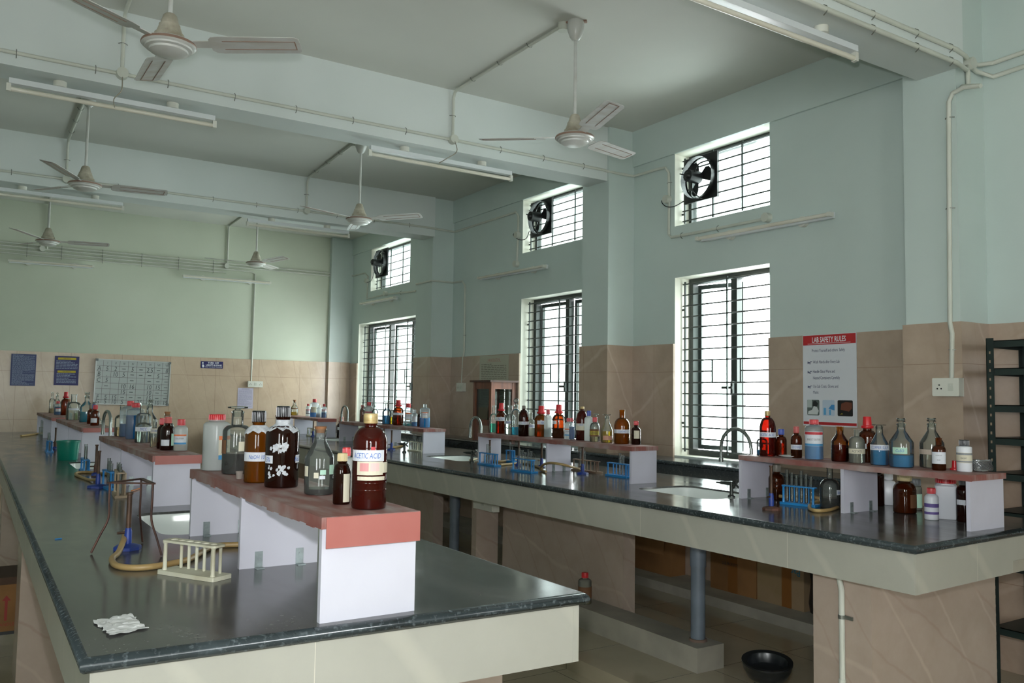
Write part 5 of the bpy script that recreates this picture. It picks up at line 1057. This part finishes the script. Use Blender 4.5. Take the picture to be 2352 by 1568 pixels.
# ---------------------------------------------------------------- middle shelf of the second bench
z = -.572; BOUND.clear(); BOUND[z] = tuple(v*S for v in (6.475, 6.88, 7.44, 11.2)); g = 'bottles on the middle shelf of the second bench'
B2L = [
 (1134, 993.5, 20, 931, 'clear', 'clear bottle with teal liquid, leftmost on the middle shelf', dict(liq=(L_teal, .33), nud=(0, .0))),
 (1150.5, 996, 25, 925.5, 'flange', 'amber bottle with conical red cap beside the teal bottle', dict(liq=(L_orange, .5), labels=[lab(.42, .54, 0, 150, P_white, 'Na HCl', INK_B, .5)])),
 (1170.5, 998, 24, 931, 'clear', 'clear open bottle with white blue-written label on the middle shelf', dict(liq=(L_clear, .36), nr=.46, labels=[lab(.37, .48, 0, 150, P_white, 'BENEDICTS', INK_B, .5, .7)])),
 (1189, 999, 23, 914, 'clear', 'clear bottle with round glass stopper and blue liquid on the middle shelf', dict(cap='globe', capm=G_clear, cb=.80, nb=.7, sh=.5, liq=(L_cyan, .21), nud=(.0, .03))),
 (1202.3, 1002, 24.5, 931, 'tall', 'very dark maroon bottle with grey cap beside the round-stoppered bottle', dict(body=G_dark, liq=(L_dark, .4), capm=K_grey, labels=[lab(.38, .48, 0, 150, P_white, 'HCl 5%', INK_B, .5)])),
 (1224, 1001.5, 18, 947, 'clear', 'cloudy small bottle between the dark maroon and orange bottles', dict(body=G_milky, labels=[lab(.34, .5, 0, 140, P_white, 'STARCH', INK_B, .5, .6)], nud=(.0, .03))),
 (1242.7, 1003, 31, 931.5, 'flange', 'bright orange amber bottle labelled NaOH with conical red cap', dict(body=G_orange, liq=(L_orange, .44), labels=[lab(.40, .52, 20, 110, P_white, 'NaOH', INK_B, .55)])),
 (1267, 1004, 18, 940, 'hdpe', 'white plastic bottle with red cap just left of a brown flanged-cap bottle', dict(liq=(L_aqua, .3), nud=(.0, .05))),
 (1283, 1006, 30, 929, 'flange', 'brown bottle with conical red cap in front of the window bars', dict(liq=(L_dark, .3), labels=[lab(.42, .52, -50, 60, P_white)])),
 (1305.5, 1009, 19, 959.5, 'hdpe', 'small white plastic bottle with red cap and orange banded label on the middle shelf', dict(labels=maker(.16, .52, 0, 130))),
 (1319, 1006.5, 13, 959.5, 'hdpe', 'small plastic bottle with blue liquid and red cap, half hidden by a tall maroon bottle', dict(body=G_hdpl, liq=(L_deep, .6), nud=(.0, .03))),
 (1336.5, 1011.5, 28, 933.5, 'tall', 'tall maroon bottle with gold cap and white label at the centre of the middle shelf', dict(liq=(L_dark, .26), cb=.91, nb=.88, labels=[lab(.30, .50, 0, 150, P_cream), lab(.42, .50, -10, 90, P_white, 'HNO', INK_B, .6), lab(.44, .5, 45, 40, P_rd)])),
 (1362, 1010, 20, 943, 'hdpe', 'white plastic bottle with blue cap behind the yellow-labelled bottle', dict(capm=K_blue, nud=(-.0, .05))),
 (1371.5, 1008, 17, 949, 'stop', 'clear bottle with flat glass stopper behind the yellow-labelled bottle', dict(nud=(.012, .03))),
 (1365.7, 1014, 22.5, 958, 'clear', 'small clear bottle with red cap and yellow label on the middle shelf', dict(cap='screw', capm=K_red, cb=.80, cr=.46, nb=.78, sh=.6, liq=(L_pale, .3), labels=[lab(.22, .52, -8, 150, P_brn), lab(.28, .44, -8, 150, P_yel, 'SAFFRANIN', INK_D, .4, .6), lab(.28, .44, -8, 140, P_yel)])),
 (1394, 1017, 28, 951, 'stop', 'conical clear bottle with yellow liquid and flat stopper on the middle shelf', dict(con=1, sh=.42, nb=.76, nr=.36, cb=.90, cr=.5, liq=(L_yel, .40), labels=[lab(.1, .25, 5, 90, pm('pink_label', '#b88a78', .7))])),
 (1428.5, 1019.5, 37, 940.5, 'amber', 'wide open orange amber bottle with white strip label near the shelf end', dict(body=G_orange, cap='open', nr=.34, sh=.52, nb=.76, liq=(L_orange, .3), labels=[lab(.31, .42, 0, 160, P_white, 'CON HCl', INK_B, .5)])),
 (1460.8, 1020.5, 21.5, 966.5, 'amber', 'small dark amber bottle with red cap, rightmost on the middle shelf', dict(body=G_dark, liq=(L_dark, .28), cb=.83, labels=[lab(.26, .60, 10, 70, P_cream)])),
]
for cx, b, w, tp, pre, lb, kw in B2L: bottle(cx, b, w, tp, z, pre, lb, g, name='plastic_bottle' if pre == 'hdpe' else 'reagent_bottle', **kw)
# ---------------------------------------------------------------- third and farthest shelves of the second bench
z = -.588; BOUND.clear(); BOUND[z] = tuple(v*S for v in (6.475, 6.9, 12.74, 16.6)); g = 'bottles on the third shelf of the second bench'
B3L = [
 (837, 968, 12, 930, 'amber', 'amber bottle partly hidden behind a white plastic bottle on the third shelf', dict(nud=(-.01, .04))),
 (846.5, 968.5, 19, 923, 'hdpe', 'white plastic bottle with red cap, leftmost clear view on the third shelf', dict(labels=maker(.2, .55, 0, 130, P_rd))),
 (861, 969, 14, 924.5, 'stop', 'small clear stoppered bottle second from the left on the third shelf', dict()),
 (876.5, 969, 16, 916.5, 'crystal', 'tall clear bottle with crystal stopper on the third shelf', dict(nud=(.0, .04))),
 (888, 971, 20, 919.5, 'stop', 'clear bottle with bright blue liquid and glass stopper on the third shelf', dict(con=1, liq=(L_blue, .36))),
 (899, 971.5, 9, 940, 'clear', 'tiny vial of yellow liquid beside the amber red-capped bottle', dict(liq=(L_yel, .5))),
 (914, 973.5, 23, 918, 'flange', 'amber bottle with conical red cap and white strip on the third shelf', dict(body=G_amber, liq=(L_orange, .4), labels=[lab(.40, .49, -10, 150, P_white, 'IODINE I', INK_B, .5)])),
 (937.3, 975, 22.5, 926, 'hdpe', 'white square plastic bottle with red cap and aqua liquid at its base', dict(square=1, body=G_hdpl, liq=(L_aqua, .12), labels=maker(.25, .60, 0, 80, None, P_cream))),
 (952, 976.5, 13, 940.5, 'hdpe', 'small uncapped plastic bottle with blue liquid on the third shelf', dict(cap='open', body=G_hdpl, liq=(L_blue, .25), labels=[lab(.28, .6, 0, 120, P_white)])),
 (959.5, 977.5, 9, 942, 'amber', 'slim dark amber bottle between two plastic bottles on the third shelf', dict(body=G_dark, capm=K_grey, nud=(.005, -.02))),
 (975.5, 978, 23, 927, 'hdpe', 'square uncapped plastic bottle half full of blue liquid, right end of the third shelf', dict(cap='open', square=1, body=G_hdpl, nr=.36, nb=.84, sh=.76, liq=(L_blue, .42), labels=maker(.40, .66, 0, 80, None, P_cream))),
]
for cx, b, w, tp, pre, lb, kw in B3L: bottle(cx, b, w, tp, z, pre, lb, g, name='plastic_bottle' if pre == 'hdpe' else 'reagent_bottle', n=16, **kw)
c = Pz(988, 977, z); c.x = min(c.x, 6.86*S); c.y = max(c.y, 12.8*S); t = thing('loose_cap', 'small loose red cap at the right end of the third shelf', 'cap', (c.x, c.y, Z(z)+.0006)); MB().lathe([(.013, 0), (.013, .02), (0, .02)], n=14).build('cap', K_red, t)
z = -.585; BOUND.clear(); BOUND[z] = tuple(v*S for v in (6.60, 7.06, 18.25, 21.3)); g = 'bottles on the farthest shelf of the second bench'
B4L = [
 (675.7, 952, 16, 918, 'cone', 'corked conical bottle with yellow liquid on the farthest shelf of the second bench', dict(cap='cork', capm=K_cork, cb=.87, liq=(L_yel, .22), labels=[lab(.4, .47, 0, 150, P_brn)])),
 (707, 954.5, 9.5, 927, 'hdpe', 'small plastic bottle with red cap and dark printed band, farthest shelf', dict(labels=maker(.2, .56, 0, 130, P_rd, INK_D))),
 (721.5, 957, 19, 916, 'hdpe', 'tall plastic bottle with bright blue liquid and red cap on the farthest shelf', dict(body=G_hdpl, liq=(L_blue, .44), labels=[lab(.25, .55, -10, 90, P_cream)])),
 (732.5, 956.5, 12, 930, 'hdpe', 'small uncapped white bottle right of the bright blue one on the farthest shelf', dict(cap='open', liq=(L_deep, .3), nud=(.01, .03))),
 (743.7, 958, 11.5, 927.5, 'hdpe', 'small plastic bottle with dark blue liquid and red cap, rightmost on the farthest shelf', dict(body=G_hdpl, liq=(L_deep, .45), labels=maker(.35, .6, 0, 130, P_rd))),
]
for cx, b, w, tp, pre, lb, kw in B4L: bottle(cx, b, w, tp, z, pre, lb, g, name='plastic_bottle' if pre == 'hdpe' else 'reagent_bottle', n=16, **kw)
bottle(783, 1006, 20, 956.5, -1., 'flange', 'dark bottle with faded pink cap and white splashes standing by the far sink', None, body=G_dark, liq=(L_dark, .5), capm=pm('pink_cap', '#b8614e', .5), labels=[lab(.38, .52, -30, 50, P_white), lab(.3, .36, 30, 40, P_dust), lab(.5, .56, 20, 30, P_dust)], n=16)
bottle(1343, 1389, 31, 1314, -2.46, 'hdpe', 'dirty yellow bottle with red cap and brown label standing on the cement plinth', None, name='plastic_bottle', body=G_milky, liq=(L_yel, .22), cb=.82, nb=.80, sh=.72, nr=.46, cr=.5, labels=[lab(.2, .56, 0, 170, P_brn)])
# ---------------------------------------------------------------- test tube racks
R_blue = pm('blue_rack_plastic', '#2484c4', .4, col2='#1e74b0', sc=6); R_white = pm('cream_rack_plastic', '#c6c4b0', .5, col2='#a39c80', sc=9, lo=.45, hi=.8); R_brown = pm('brown_stained_rack', '#8a765e', .6, col2='#5a4030', sc=7); R_cream = pm('stained_cream_rack', '#b8a78c', .6, col2='#97826a', sc=8)
G_tube = glassm('test_tube_glass', '#f8faf9', '#dbe3df', 1.7, '#dfe5e2', .06, .02)
def tube_rack(pa, pb, top, mat, label, dp=.062, n=6, rows=None, tubes=(), tl='', th=(.15, .13), trim=1., Lm=None):
    """pa, pb: pixels of the front lower base corners (left, right) on the bench; top: pixel row of the top plate over the left end"""
    b = Pz(*pb, -1); a = Pz(*pa, -1) if pa else b+Vector((.03, 1, 0)); d = Vector((b.x-a.x, b.y-a.y, 0)); L = d.length*trim; d.normalize()
    if Lm: a = b-d*Lm; L = Lm
    rz = math.atan2(d.y, d.x); H = zat(b.x, b.y, top)-Z(-1) if Lm else zat(a.x, a.y, top)-Z(-1)
    nrm = Vector((-d.y, d.x, 0)); 
    if nrm.y < 0 and abs(nrm.y) > .75 or (abs(nrm.y) <= .75 and nrm.x < 0): nrm = -nrm
    flip = 1 if (Vector((-d.y, d.x, 0))-nrm).length < .01 else -1
    t = thing('test_tube_rack', label, 'rack', (a.x, a.y, Z(-1)+.0005), rz, 'test tube racks on the benches'); Y = lambda v: v*flip
    def yb(y0, y1): return (min(Y(y0), Y(y1)), max(Y(y0), Y(y1)))
    y0, y1 = yb(0, dp); MB().rbox(0, L, y0, y1, 0, .012, .004).build('base', mat, t)
    e = .018; p0, p1 = yb(.006, dp-.018); hr = min(.011, (L-2*e)/n/2*.8)
    bm = bmesh.new(); outer = [bm.verts.new((x, y, H)) for x, y in rrect(e*.3, L-e*.3, p0, p1, .012, 3)]; ed = [bm.edges.new((outer[i], outer[(i+1) % len(outer)])) for i in range(len(outer))]; xs = [e+(L-2*e)*(i+.5)/n for i in range(n)]; yh = (p0+p1)/2; loops = [outer]
    for x in xs:
        lp = [bm.verts.new((x+hr*math.cos(2*PI*i/12), yh+hr*math.sin(2*PI*i/12), H)) for i in range(12)]; ed += [bm.edges.new((lp[i], lp[(i+1) % 12])) for i in range(12)]; loops.append(lp)
    bmesh.ops.triangle_fill(bm, use_beauty=True, edges=ed); f = list(bm.faces); r_ = bmesh.ops.extrude_face_region(bm, geom=f); bmesh.ops.translate(bm, verts=[v for v in r_['geom'] if isinstance(v, bmesh.types.BMVert)], vec=(0, 0, -.006)); bmesh.ops.recalc_face_normals(bm, faces=bm.faces)
    me = bpy.data.meshes.new('top_plate'); bm.to_mesh(me); bm.free(); me.materials.append(mat); o = bpy.data.objects.new('top_plate', me); C.objects.link(o); o.parent = t
    for x in (e*.9, L-e*.9): MB().lathe([(.0075, .012), (.006, .02), (.0055, H-.012), (.0085, H-.006)], (x, Y(.014), 0), 12).build('post', mat, t)
    for x in xs: MB().cyl((x, Y(dp-.014), .012), (x, Y(dp-.014), H-.006), .0048, n=10).build('peg', mat, t)
    # tubes stand in the holes
    for j, i in enumerate(tubes):
        x = xs[i]; ht = th[0]*(1-.08*((j*7) % 3)); r = min(hr*.82, .0085); w = t.matrix_basis @ Vector((x, yh, .0125))
        q = thing('test_tube', tl, 'test tube', w, 0, tl.replace('clear glass test tube', 'test tubes')); MB().lathe([(0, 0), (r*.6, r*.2), (r, r), (r, ht-.002), (r*1.15, ht), (r*.9, ht), (r*.9, r)], n=12).build('glass', G_tube, q)
    return t
tube_rack((360, 1318), (489, 1338), 1240, R_white, 'empty cream plastic test tube rack in the foreground', dp=.072, n=6)
tube_rack((254, 1130), (263, 1145), 1086, R_cream, 'stained cream test tube rack with tubes behind the tripod stand', n=6, tubes=(0, 1, 2, 3, 4, 5), tl='clear glass test tube in the stained cream rack behind the tripod', dp=.062, Lm=.23)
tube_rack((213, 1110), (248.5, 1127), 1085, R_blue, 'blue test tube rack behind the tripod stand, left of the cream rack', n=6, tubes=(2, 3, 4), tl='clear glass test tube in the blue rack beside the cream rack', dp=.06, Lm=.23)
tube_rack(None, (187, 1087), 1056, R_blue, 'blue test tube rack beside the white sink and green bucket', n=6, tubes=(4, 5), tl='clear glass test tube in the blue rack beside the left bench sink', dp=.06, Lm=.23, th=(.17, .14))
tube_rack(None, (105, 1040), 1013, R_blue, 'blue test tube rack left of the green bucket', n=6, tubes=(1, 2, 4), tl='clear glass test tube in the blue rack left of the green bucket', dp=.06, Lm=.23)
tube_rack((140, 1012), (160, 1013), 985, R_blue, 'blue test tube rack just behind the green bucket', n=6, tubes=(0, 1, 2, 3, 4, 5), tl='clear glass test tube in the rack behind the green bucket', dp=.06, th=(.17, .15), trim=1.0)
tube_rack((86, 998), (102, 999), 980, pm('clear_rack_plastic', '#aab0aa', .4), 'pale test tube rack at the far left end of the bench', n=4, tubes=(0, 1, 3), tl='clear glass test tube in the pale far left rack', dp=.06, th=(.16, .15))
tube_rack((1096, 1066), (1131, 1071.5), 1038, R_blue, 'blue test tube rack left on the second bench under the middle shelf', n=6, tubes=(2, 3), tl='clear glass test tube in the left blue rack under the middle shelf', trim=1.12)
tube_rack((1172, 1081), (1216, 1087), 1051, R_blue, 'blue test tube rack full of tubes under the middle shelf', n=6, tubes=(1, 2, 3, 4, 5), tl='clear glass test tube in the full blue rack under the middle shelf', trim=1.1)
tube_rack((1157, 1060), (1176, 1062), 1033, R_blue, 'blue test tube rack behind the others beneath the left panel of the middle shelf', n=6, tubes=(2, 3, 5), tl='clear glass test tube in the rear blue rack under the middle shelf', trim=1.0)
tube_rack((1311, 1080), (1362, 1087), 1053, R_brown, 'brown stained test tube rack behind the blue burner under the middle shelf', n=6, tubes=(1, 2), tl='clear glass test tube in the brown stained rack', trim=1.15)
tube_rack((1389, 1092), (1440, 1099), 1061, R_blue, 'blue test tube rack beside the near end panel of the middle shelf', n=6, tubes=(3, 4), tl='clear glass test tube in the blue rack at the middle shelf end', trim=.98)
tube_rack((1790, 1157), (1872, 1166), 1113, R_blue, 'blue test tube rack under the near right shelf', n=6, tubes=(0, 1, 2, 3, 4, 5), tl='clear glass test tube in the blue rack under the near right shelf', th=(.165, .14))
tube_rack((935, 1035), (964, 1039), 1013, R_white, 'cream test tube rack at the near end of the third shelf', n=6, tubes=(1, 2, 4, 5), tl='clear glass test tube in the cream rack by the third shelf', trim=1.1)
tube_rack((703, 1001), (716, 1002.5), 982, R_white, 'cream test tube rack under the farthest shelf of the second bench', n=6, tubes=(), trim=1.0)
# ---------------------------------------------------------------- bunsen burners, hoses
U_brn = pm('rusty_burner_tube', '#5d4636', .5, .4, col2='#3d2c22', sc=14); U_blue = pm('blue_burner_enamel', '#1d3d96', .45, col2='#24346a', sc=16); U_rust = pm('rusty_burner_base', '#4a3730', .7, col2='#694030', sc=18)
H_tan = pm('tan_rubber_hose', '#a88f5e', .45, col2='#95794c', sc=9)
def burner(px, py, top, label, w=None, base=None, low=None, r=.0075, az=0.):
    """px, py: front base pixel; top: pixel row of the tube mouth"""
    c = Pz(px, py, -1)+Vector((0, .03, 0)); H = zat(c.x, c.y, top)-Z(-1); bw = w*mpp(c)/2 if w else .035
    t = thing('bunsen_burner', label, 'burner', (c.x, c.y, Z(-1)+.0005), az, 'bunsen burners on the benches')
    MB().lathe([(0, 0), (bw, 0), (bw, .010), (bw*.9, .014), (.014, .020), (0, .020)], n=8).build('base', base or U_blue, t)
    MB().lathe([(.0125, .018), (.0125, H*.32), (.010, H*.35), (.010, H*.38), (0, H*.38)], n=14).build('lower_barrel', low or U_blue, t)
    MB().lathe([(r, H*.36), (r, H-.008), (r*1.35, H-.006), (r*1.35, H), (r*.8, H), (r*.8, H-.05), (0, H-.05)], n=14).build('burner_tube', U_brn, t)
    MB().cyl((0, 0, H*.30), (-.035, -.004, H*.30), .0045, n=8).build('gas_inlet', U_brn, t)
    return t
burner(296, 1265, 1131, 'blue and rusty bunsen burner standing inside the tripod stand', w=60, r=.0085)
burner(226, 1121, 1035, 'brown tubed bunsen burner with blue foot behind the tripod stand', w=44)
burner(221, 1093, 1021, 'brown tubed bunsen burner beside the left bench sink', w=18, low=U_rust)
burner(127, 1031, 982, 'dark bunsen burner left of the green bucket', w=14, low=U_rust)
burner(1129, 1063, 1010, 'brown bunsen burner behind the left blue rack under the middle shelf', w=16)
burner(1196, 1070, 1012, 'brown bunsen burner behind the full blue rack under the middle shelf', w=16)
burner(1249, 1074, 1018, 'blue footed bunsen burner left of the middle divider', w=18)
burner(1344, 1090, 1026, 'dark blue bunsen burner right of the middle divider on the second bench', w=28)
burner(1783, 1173, 1069, 'rusty bunsen burner with square foot under the near right shelf', w=40, base=U_rust)
burner(902, 1034, 988, 'blue bunsen burner in front of the third shelf', w=19)
burner(884, 1029, 984, 'brown bunsen burner near the third shelf divider', w=14, low=U_rust)
burner(721, 1003, 967, 'dark blue bunsen burner with a white strip under the farthest shelf', w=12)
def hose(label, pts, r=.0075):
    P = [Pz(a, b, -1+h/S if h else -1)+Vector((0, 0, r if not h else 0)) for a, b, h in [(p+(0,))[:3] for p in pts]]; base = P[0].copy(); t = thing('rubber_hose', label, 'hose', base); MB().tube(smooth_path([p-base for p in P], 7), r, 10).build('tubing', H_tan, t)
hose('tan rubber hose curling from the tripod burner past the cream rack', [(288, 1222, .05), (284, 1240, .035), (272, 1268, .012), (257, 1290), (268, 1306), (310, 1311), (365, 1306), (430, 1292), (470, 1270), (500, 1259), (560, 1256)], .0095)
hose('tan rubber hose looped on the left bench behind the tripod stand', [(226, 1100, .03), (205, 1105), (178, 1095), (176, 1089), (200, 1087), (235, 1090), (262, 1096)], .0085)
hose('tan rubber hose behind the stained cream rack', [(222, 1075, .02), (235, 1078), (248, 1084), (256, 1078), (264, 1071, .02)], .008)
hose('tan rubber hose at the far left end of the bench', [(48, 1003), (72, 1000), (90, 997), (108, 993, .015)], .011)
hose('tan rubber hose arching over the bench before the middle divider', [(1254, 1083, .01), (1246, 1083), (1241, 1076, .02), (1248, 1067, .055), (1262, 1063, .078), (1285, 1065, .080), (1310, 1071, .062), (1330, 1077, .03)], .0085)
hose('tan rubber hose lying between the two left racks under the middle shelf', [(1080, 1059), (1100, 1056), (1118, 1058), (1145, 1062), (1165, 1060), (1190, 1058)], .009)
hose('tan rubber hose beside the full blue rack under the middle shelf', [(1150, 1070), (1180, 1067), (1205, 1066), (1230, 1073), (1246, 1078)], .0085)
hose('tan rubber hose looping in front of the near right rack', [(1790, 1139, .03), (1815, 1141, .03), (1850, 1140, .03), (1890, 1146, .02), (1922, 1160, .008), (1924, 1168), (1905, 1175), (1875, 1177), (1860, 1171), (1863, 1161), (1880, 1151, .012)], .009)
hose('tan rubber hose tangled beside the third shelf burner', [(884, 1022), (893, 1025), (905, 1022), (918, 1020), (926, 1024), (914, 1028), (898, 1029)], .011)
hose('tan rubber hose lying under the farthest shelf', [(682, 996), (695, 994), (708, 993)], .014)
# ---------------------------------------------------------------- tripod, bucket, paper and small things
M_trip = pm('rusty_tripod_steel', '#43312d', .55, .5, col2='#5b3f35', sc=25)
ft = [Pz(209, 1272, -1), Pz(371, 1277, -1), Pz(327, 1246, -1)]; cen = (ft[0]+ft[1]+ft[2])/3; t = thing('tripod_stand', 'rusty steel tripod stand over a bunsen burner in the foreground', 'tripod', (cen.x, cen.y, Z(-1)))
hz = zat(cen.x, cen.y, 1104)-Z(-1); tops = [Vector((f.x-cen.x, f.y-cen.y, 0))*.62+Vector((0, 0, hz)) for f in ft]
m = MB()
for i in range(3):
    a, b = tops[i], tops[(i+1) % 3]; d = (b-a).normalized(); n_ = Vector((-d.y, d.x, 0))*.007; m.add([a-n_-d*.006, a+n_-d*.006, b+n_+d*.006, b-n_+d*.006]+[v-Vector((0, 0, .005)) for v in (a-n_-d*.006, a+n_-d*.006, b+n_+d*.006, b-n_+d*.006)], [(0, 1, 2, 3), (7, 6, 5, 4), (0, 4, 5, 1), (1, 5, 6, 2), (2, 6, 7, 3), (3, 7, 4, 0)])
m.build('top_ring', M_trip, t)
for f, tp in zip(ft, tops):
    lo = Vector((f.x-cen.x, f.y-cen.y, .004)); kn = tp*1.0; kn.z = hz*.48; MB().tube(smooth_path([tp-Vector((0, 0, .003)), (tp+kn)/2, kn, (kn+lo)/2, lo], 4), .0036, 8).build('leg', M_trip, t)
c, r, H, az = place(155, 1057.5, 42, 1010, -1.); t = thing('bucket', 'green plastic bucket standing on the left bench', 'bucket', c, az); M_bk = pm('green_bucket_plastic', '#0c7a66', .35)
H = H*.97; MB().lathe([(0, 0), (r*.98, 0), (r, .003), (r*1.16, H-.012), (r*1.2, H-.012), (r*1.2, H), (r*1.14, H), (r*.95, .006), (0, .006)], n=32).build('pail', M_bk, t)
MB().lathe([(r*1.2, H-.012), (r*1.23, H-.010), (r*1.23, H), (r*1.2, H+.001)], n=32).build('rim', M_bk, t)
o4 = [Pz(*p, -1) for p in ((213, 1428), (233, 1445), (252, 1463), (342, 1444), (318, 1430), (303, 1411), (262, 1419))]; cen = sum(o4, Vector())/len(o4); t = thing('crumpled_paper', 'crumpled white tissue paper lying on the near left bench corner', 'paper', cen+Vector((0, 0, .001)))
m = MB(); rr = random.Random(5); bm = bmesh.new(); vs = [bm.verts.new(p-cen) for p in o4]; bm.faces.new(vs); bmesh.ops.triangulate(bm, faces=bm.faces); bmesh.ops.subdivide_edges(bm, edges=bm.edges[:], cuts=7, use_grid_fill=True, smooth=0)
for v in bm.verts: v.co += Vector((rr.uniform(-.003, .003), rr.uniform(-.003, .003), rr.uniform(.0002, .0045)))
bm.normal_update(); me = bpy.data.meshes.new('sheet'); bm.to_mesh(me); bm.free(); me.materials.append(pm('tissue_paper', '#c6c8c6', .9)); o = bpy.data.objects.new('sheet', me); C.objects.link(o); o.parent = t
c = Pz(134, 1238, -1); t = thing('plastic_scrap', 'tiny scrap of blue plastic on the left bench', 'scrap', (c.x, c.y, Z(-1)+.0005), .3); MB().rbox(-.012, .012, -.004, .004, 0, .003, .0035).build('scrap', R_blue, t)
a, b = Pz(302, 1129, -1), Pz(325, 1122, -1); t = thing('pencil', 'orange pencil stub on the bench behind the tripod stand', 'pencil', a+Vector((0, 0, .0045))); d = b-a; MB().cyl((0, 0, 0), d*.82, .0035, n=6).build('shaft', pm('orange_pencil', '#d0721c', .4), t); MB().cyl(d*.82, d, .0035, .0006, 6).build('tip', K_cork, t)
# black bowl on a stand, on the floor between the benches
c = Pz(1762, 1521, -2.25); t = thing('black_bowl', 'black metal bowl on thin legs standing on the floor under the second bench', 'bowl', (c.x, c.y, .081)); r = 57*mpp(c); H = Z(-2.25)-.081
MB().lathe([(0, H-r*.82), (r*.45, H-r*.80), (r*.78, H-r*.62), (r*.94, H-r*.3), (r*.97, H-.012), (r, H-.008), (r, H), (r*.80, H-.004), (r*.76, H-.012), (r*.70, H-r*.4), (r*.4, H-r*.55), (0, H-r*.58)], n=40, M=Matrix.Translation((0, 0, H)) @ Matrix.Rotation(.14, 4, Vector((c.y, -c.x, 0)).normalized()) @ Matrix.Translation((0, 0, -H+.01))).build('bowl', pm('black_bowl_enamel', '#15181a', .3), t)
for k_ in range(3): a = 2*PI*k_/3+.5; MB().cyl((r*.5*math.cos(a), r*.5*math.sin(a), H-r*.78), (r*.62*math.cos(a), r*.62*math.sin(a), 0), .005, n=8).build('leg', pm('bowl_leg_steel', '#3a3633', .4, .6), t)
# ---------------------------------------------------------------- camera, light, world
cd = bpy.data.cameras.new('camera'); cam = bpy.data.objects.new('camera', cd); C.objects.link(cam)
cd.sensor_width = 36; cd.lens = FPX*36/2352; cd.clip_start = .02
M3 = Matrix((AR, AU, -AF)).transposed(); cam.matrix_world = Matrix.Translation(CAM) @ M3.to_4x4()
sc = bpy.context.scene; sc.camera = cam
wd = bpy.data.worlds.new('sky'); sc.world = wd; wd.use_nodes = True; nt = wd.node_tree; bg = nt.nodes['Background']
bg.inputs[1].default_value = 14.5
tc = N(nt, 'ShaderNodeTexCoord'); sx_ = N(nt, 'ShaderNodeSeparateXYZ'); nt.links.new(tc.outputs['Generated'], sx_.inputs[0])
mr = N(nt, 'ShaderNodeMapRange'); mr.inputs['From Min'].default_value = -.8; mr.inputs['From Max'].default_value = 0; nt.links.new(sx_.outputs[1], mr.inputs['Value'])
mx = N(nt, 'ShaderNodeMix', data_type='RGBA'); mx.inputs['A'].default_value = (.96, 1, 1, 1); mx.inputs['B'].default_value = (.95, .99, 1, 1); nt.links.new(mr.outputs[0], mx.inputs['Factor']); nt.links.new(mx.outputs['Result'], bg.inputs[0])
def portal(loc, rot, sx, sy):
    l = bpy.data.lights.new('window_portal', 'AREA'); l.shape = 'RECTANGLE'; l.size = sx; l.size_y = sy; l.energy = 1
    l.cycles.is_portal = True; o = bpy.data.objects.new('window_portal', l); C.objects.link(o); o.location = loc; o.rotation_euler = rot
for h in holes: portal(((XW+.44)*S, (h[0]+h[1])/2, (h[2]+h[3])/2), (0, PI/2, 0), h[3]-h[2], h[1]-h[0])
for h in fh: portal(((h[0]+h[1])/2, YF*S-.24, (h[2]+h[3])/2), (PI/2, 0, PI), h[1]-h[0], h[3]-h[2])  # the two openings added behind the camera
for h in lh: portal((XL*S-.24, (h[0]+h[1])/2, (h[2]+h[3])/2), (0, -PI/2, 0), h[3]-h[2], h[1]-h[0])  # the opening added in the left wall
fl = bpy.data.lights.new('camera_flash', 'AREA'); fl.shape = 'DISK'; fl.size = .05; fl.energy = 32; fl.color = (.94, .97, 1)
fo = bpy.data.objects.new('camera_flash', fl); C.objects.link(fo); fo.location = CAM+Vector((0, 0, .13))+AR*.0+AF*.02
fo.rotation_euler = (AF*-1).to_track_quat('Z', 'Y').to_euler()
sc.view_settings.view_transform = 'Standard'; sc.view_settings.look = 'None'; sc.view_settings.gamma = 1; sc.view_settings.exposure = .45
sc.view_settings.use_curve_mapping = False
cy_ = sc.cycles; cy_.use_denoising = True; cy_.max_bounces = 12; cy_.diffuse_bounces = 5; cy_.glossy_bounces = 4; cy_.transparent_max_bounces = 40; cy_.transmission_bounces = 8
cy_.caustics_reflective = False; cy_.caustics_refractive = False; cy_.sample_clamp_indirect = 6.
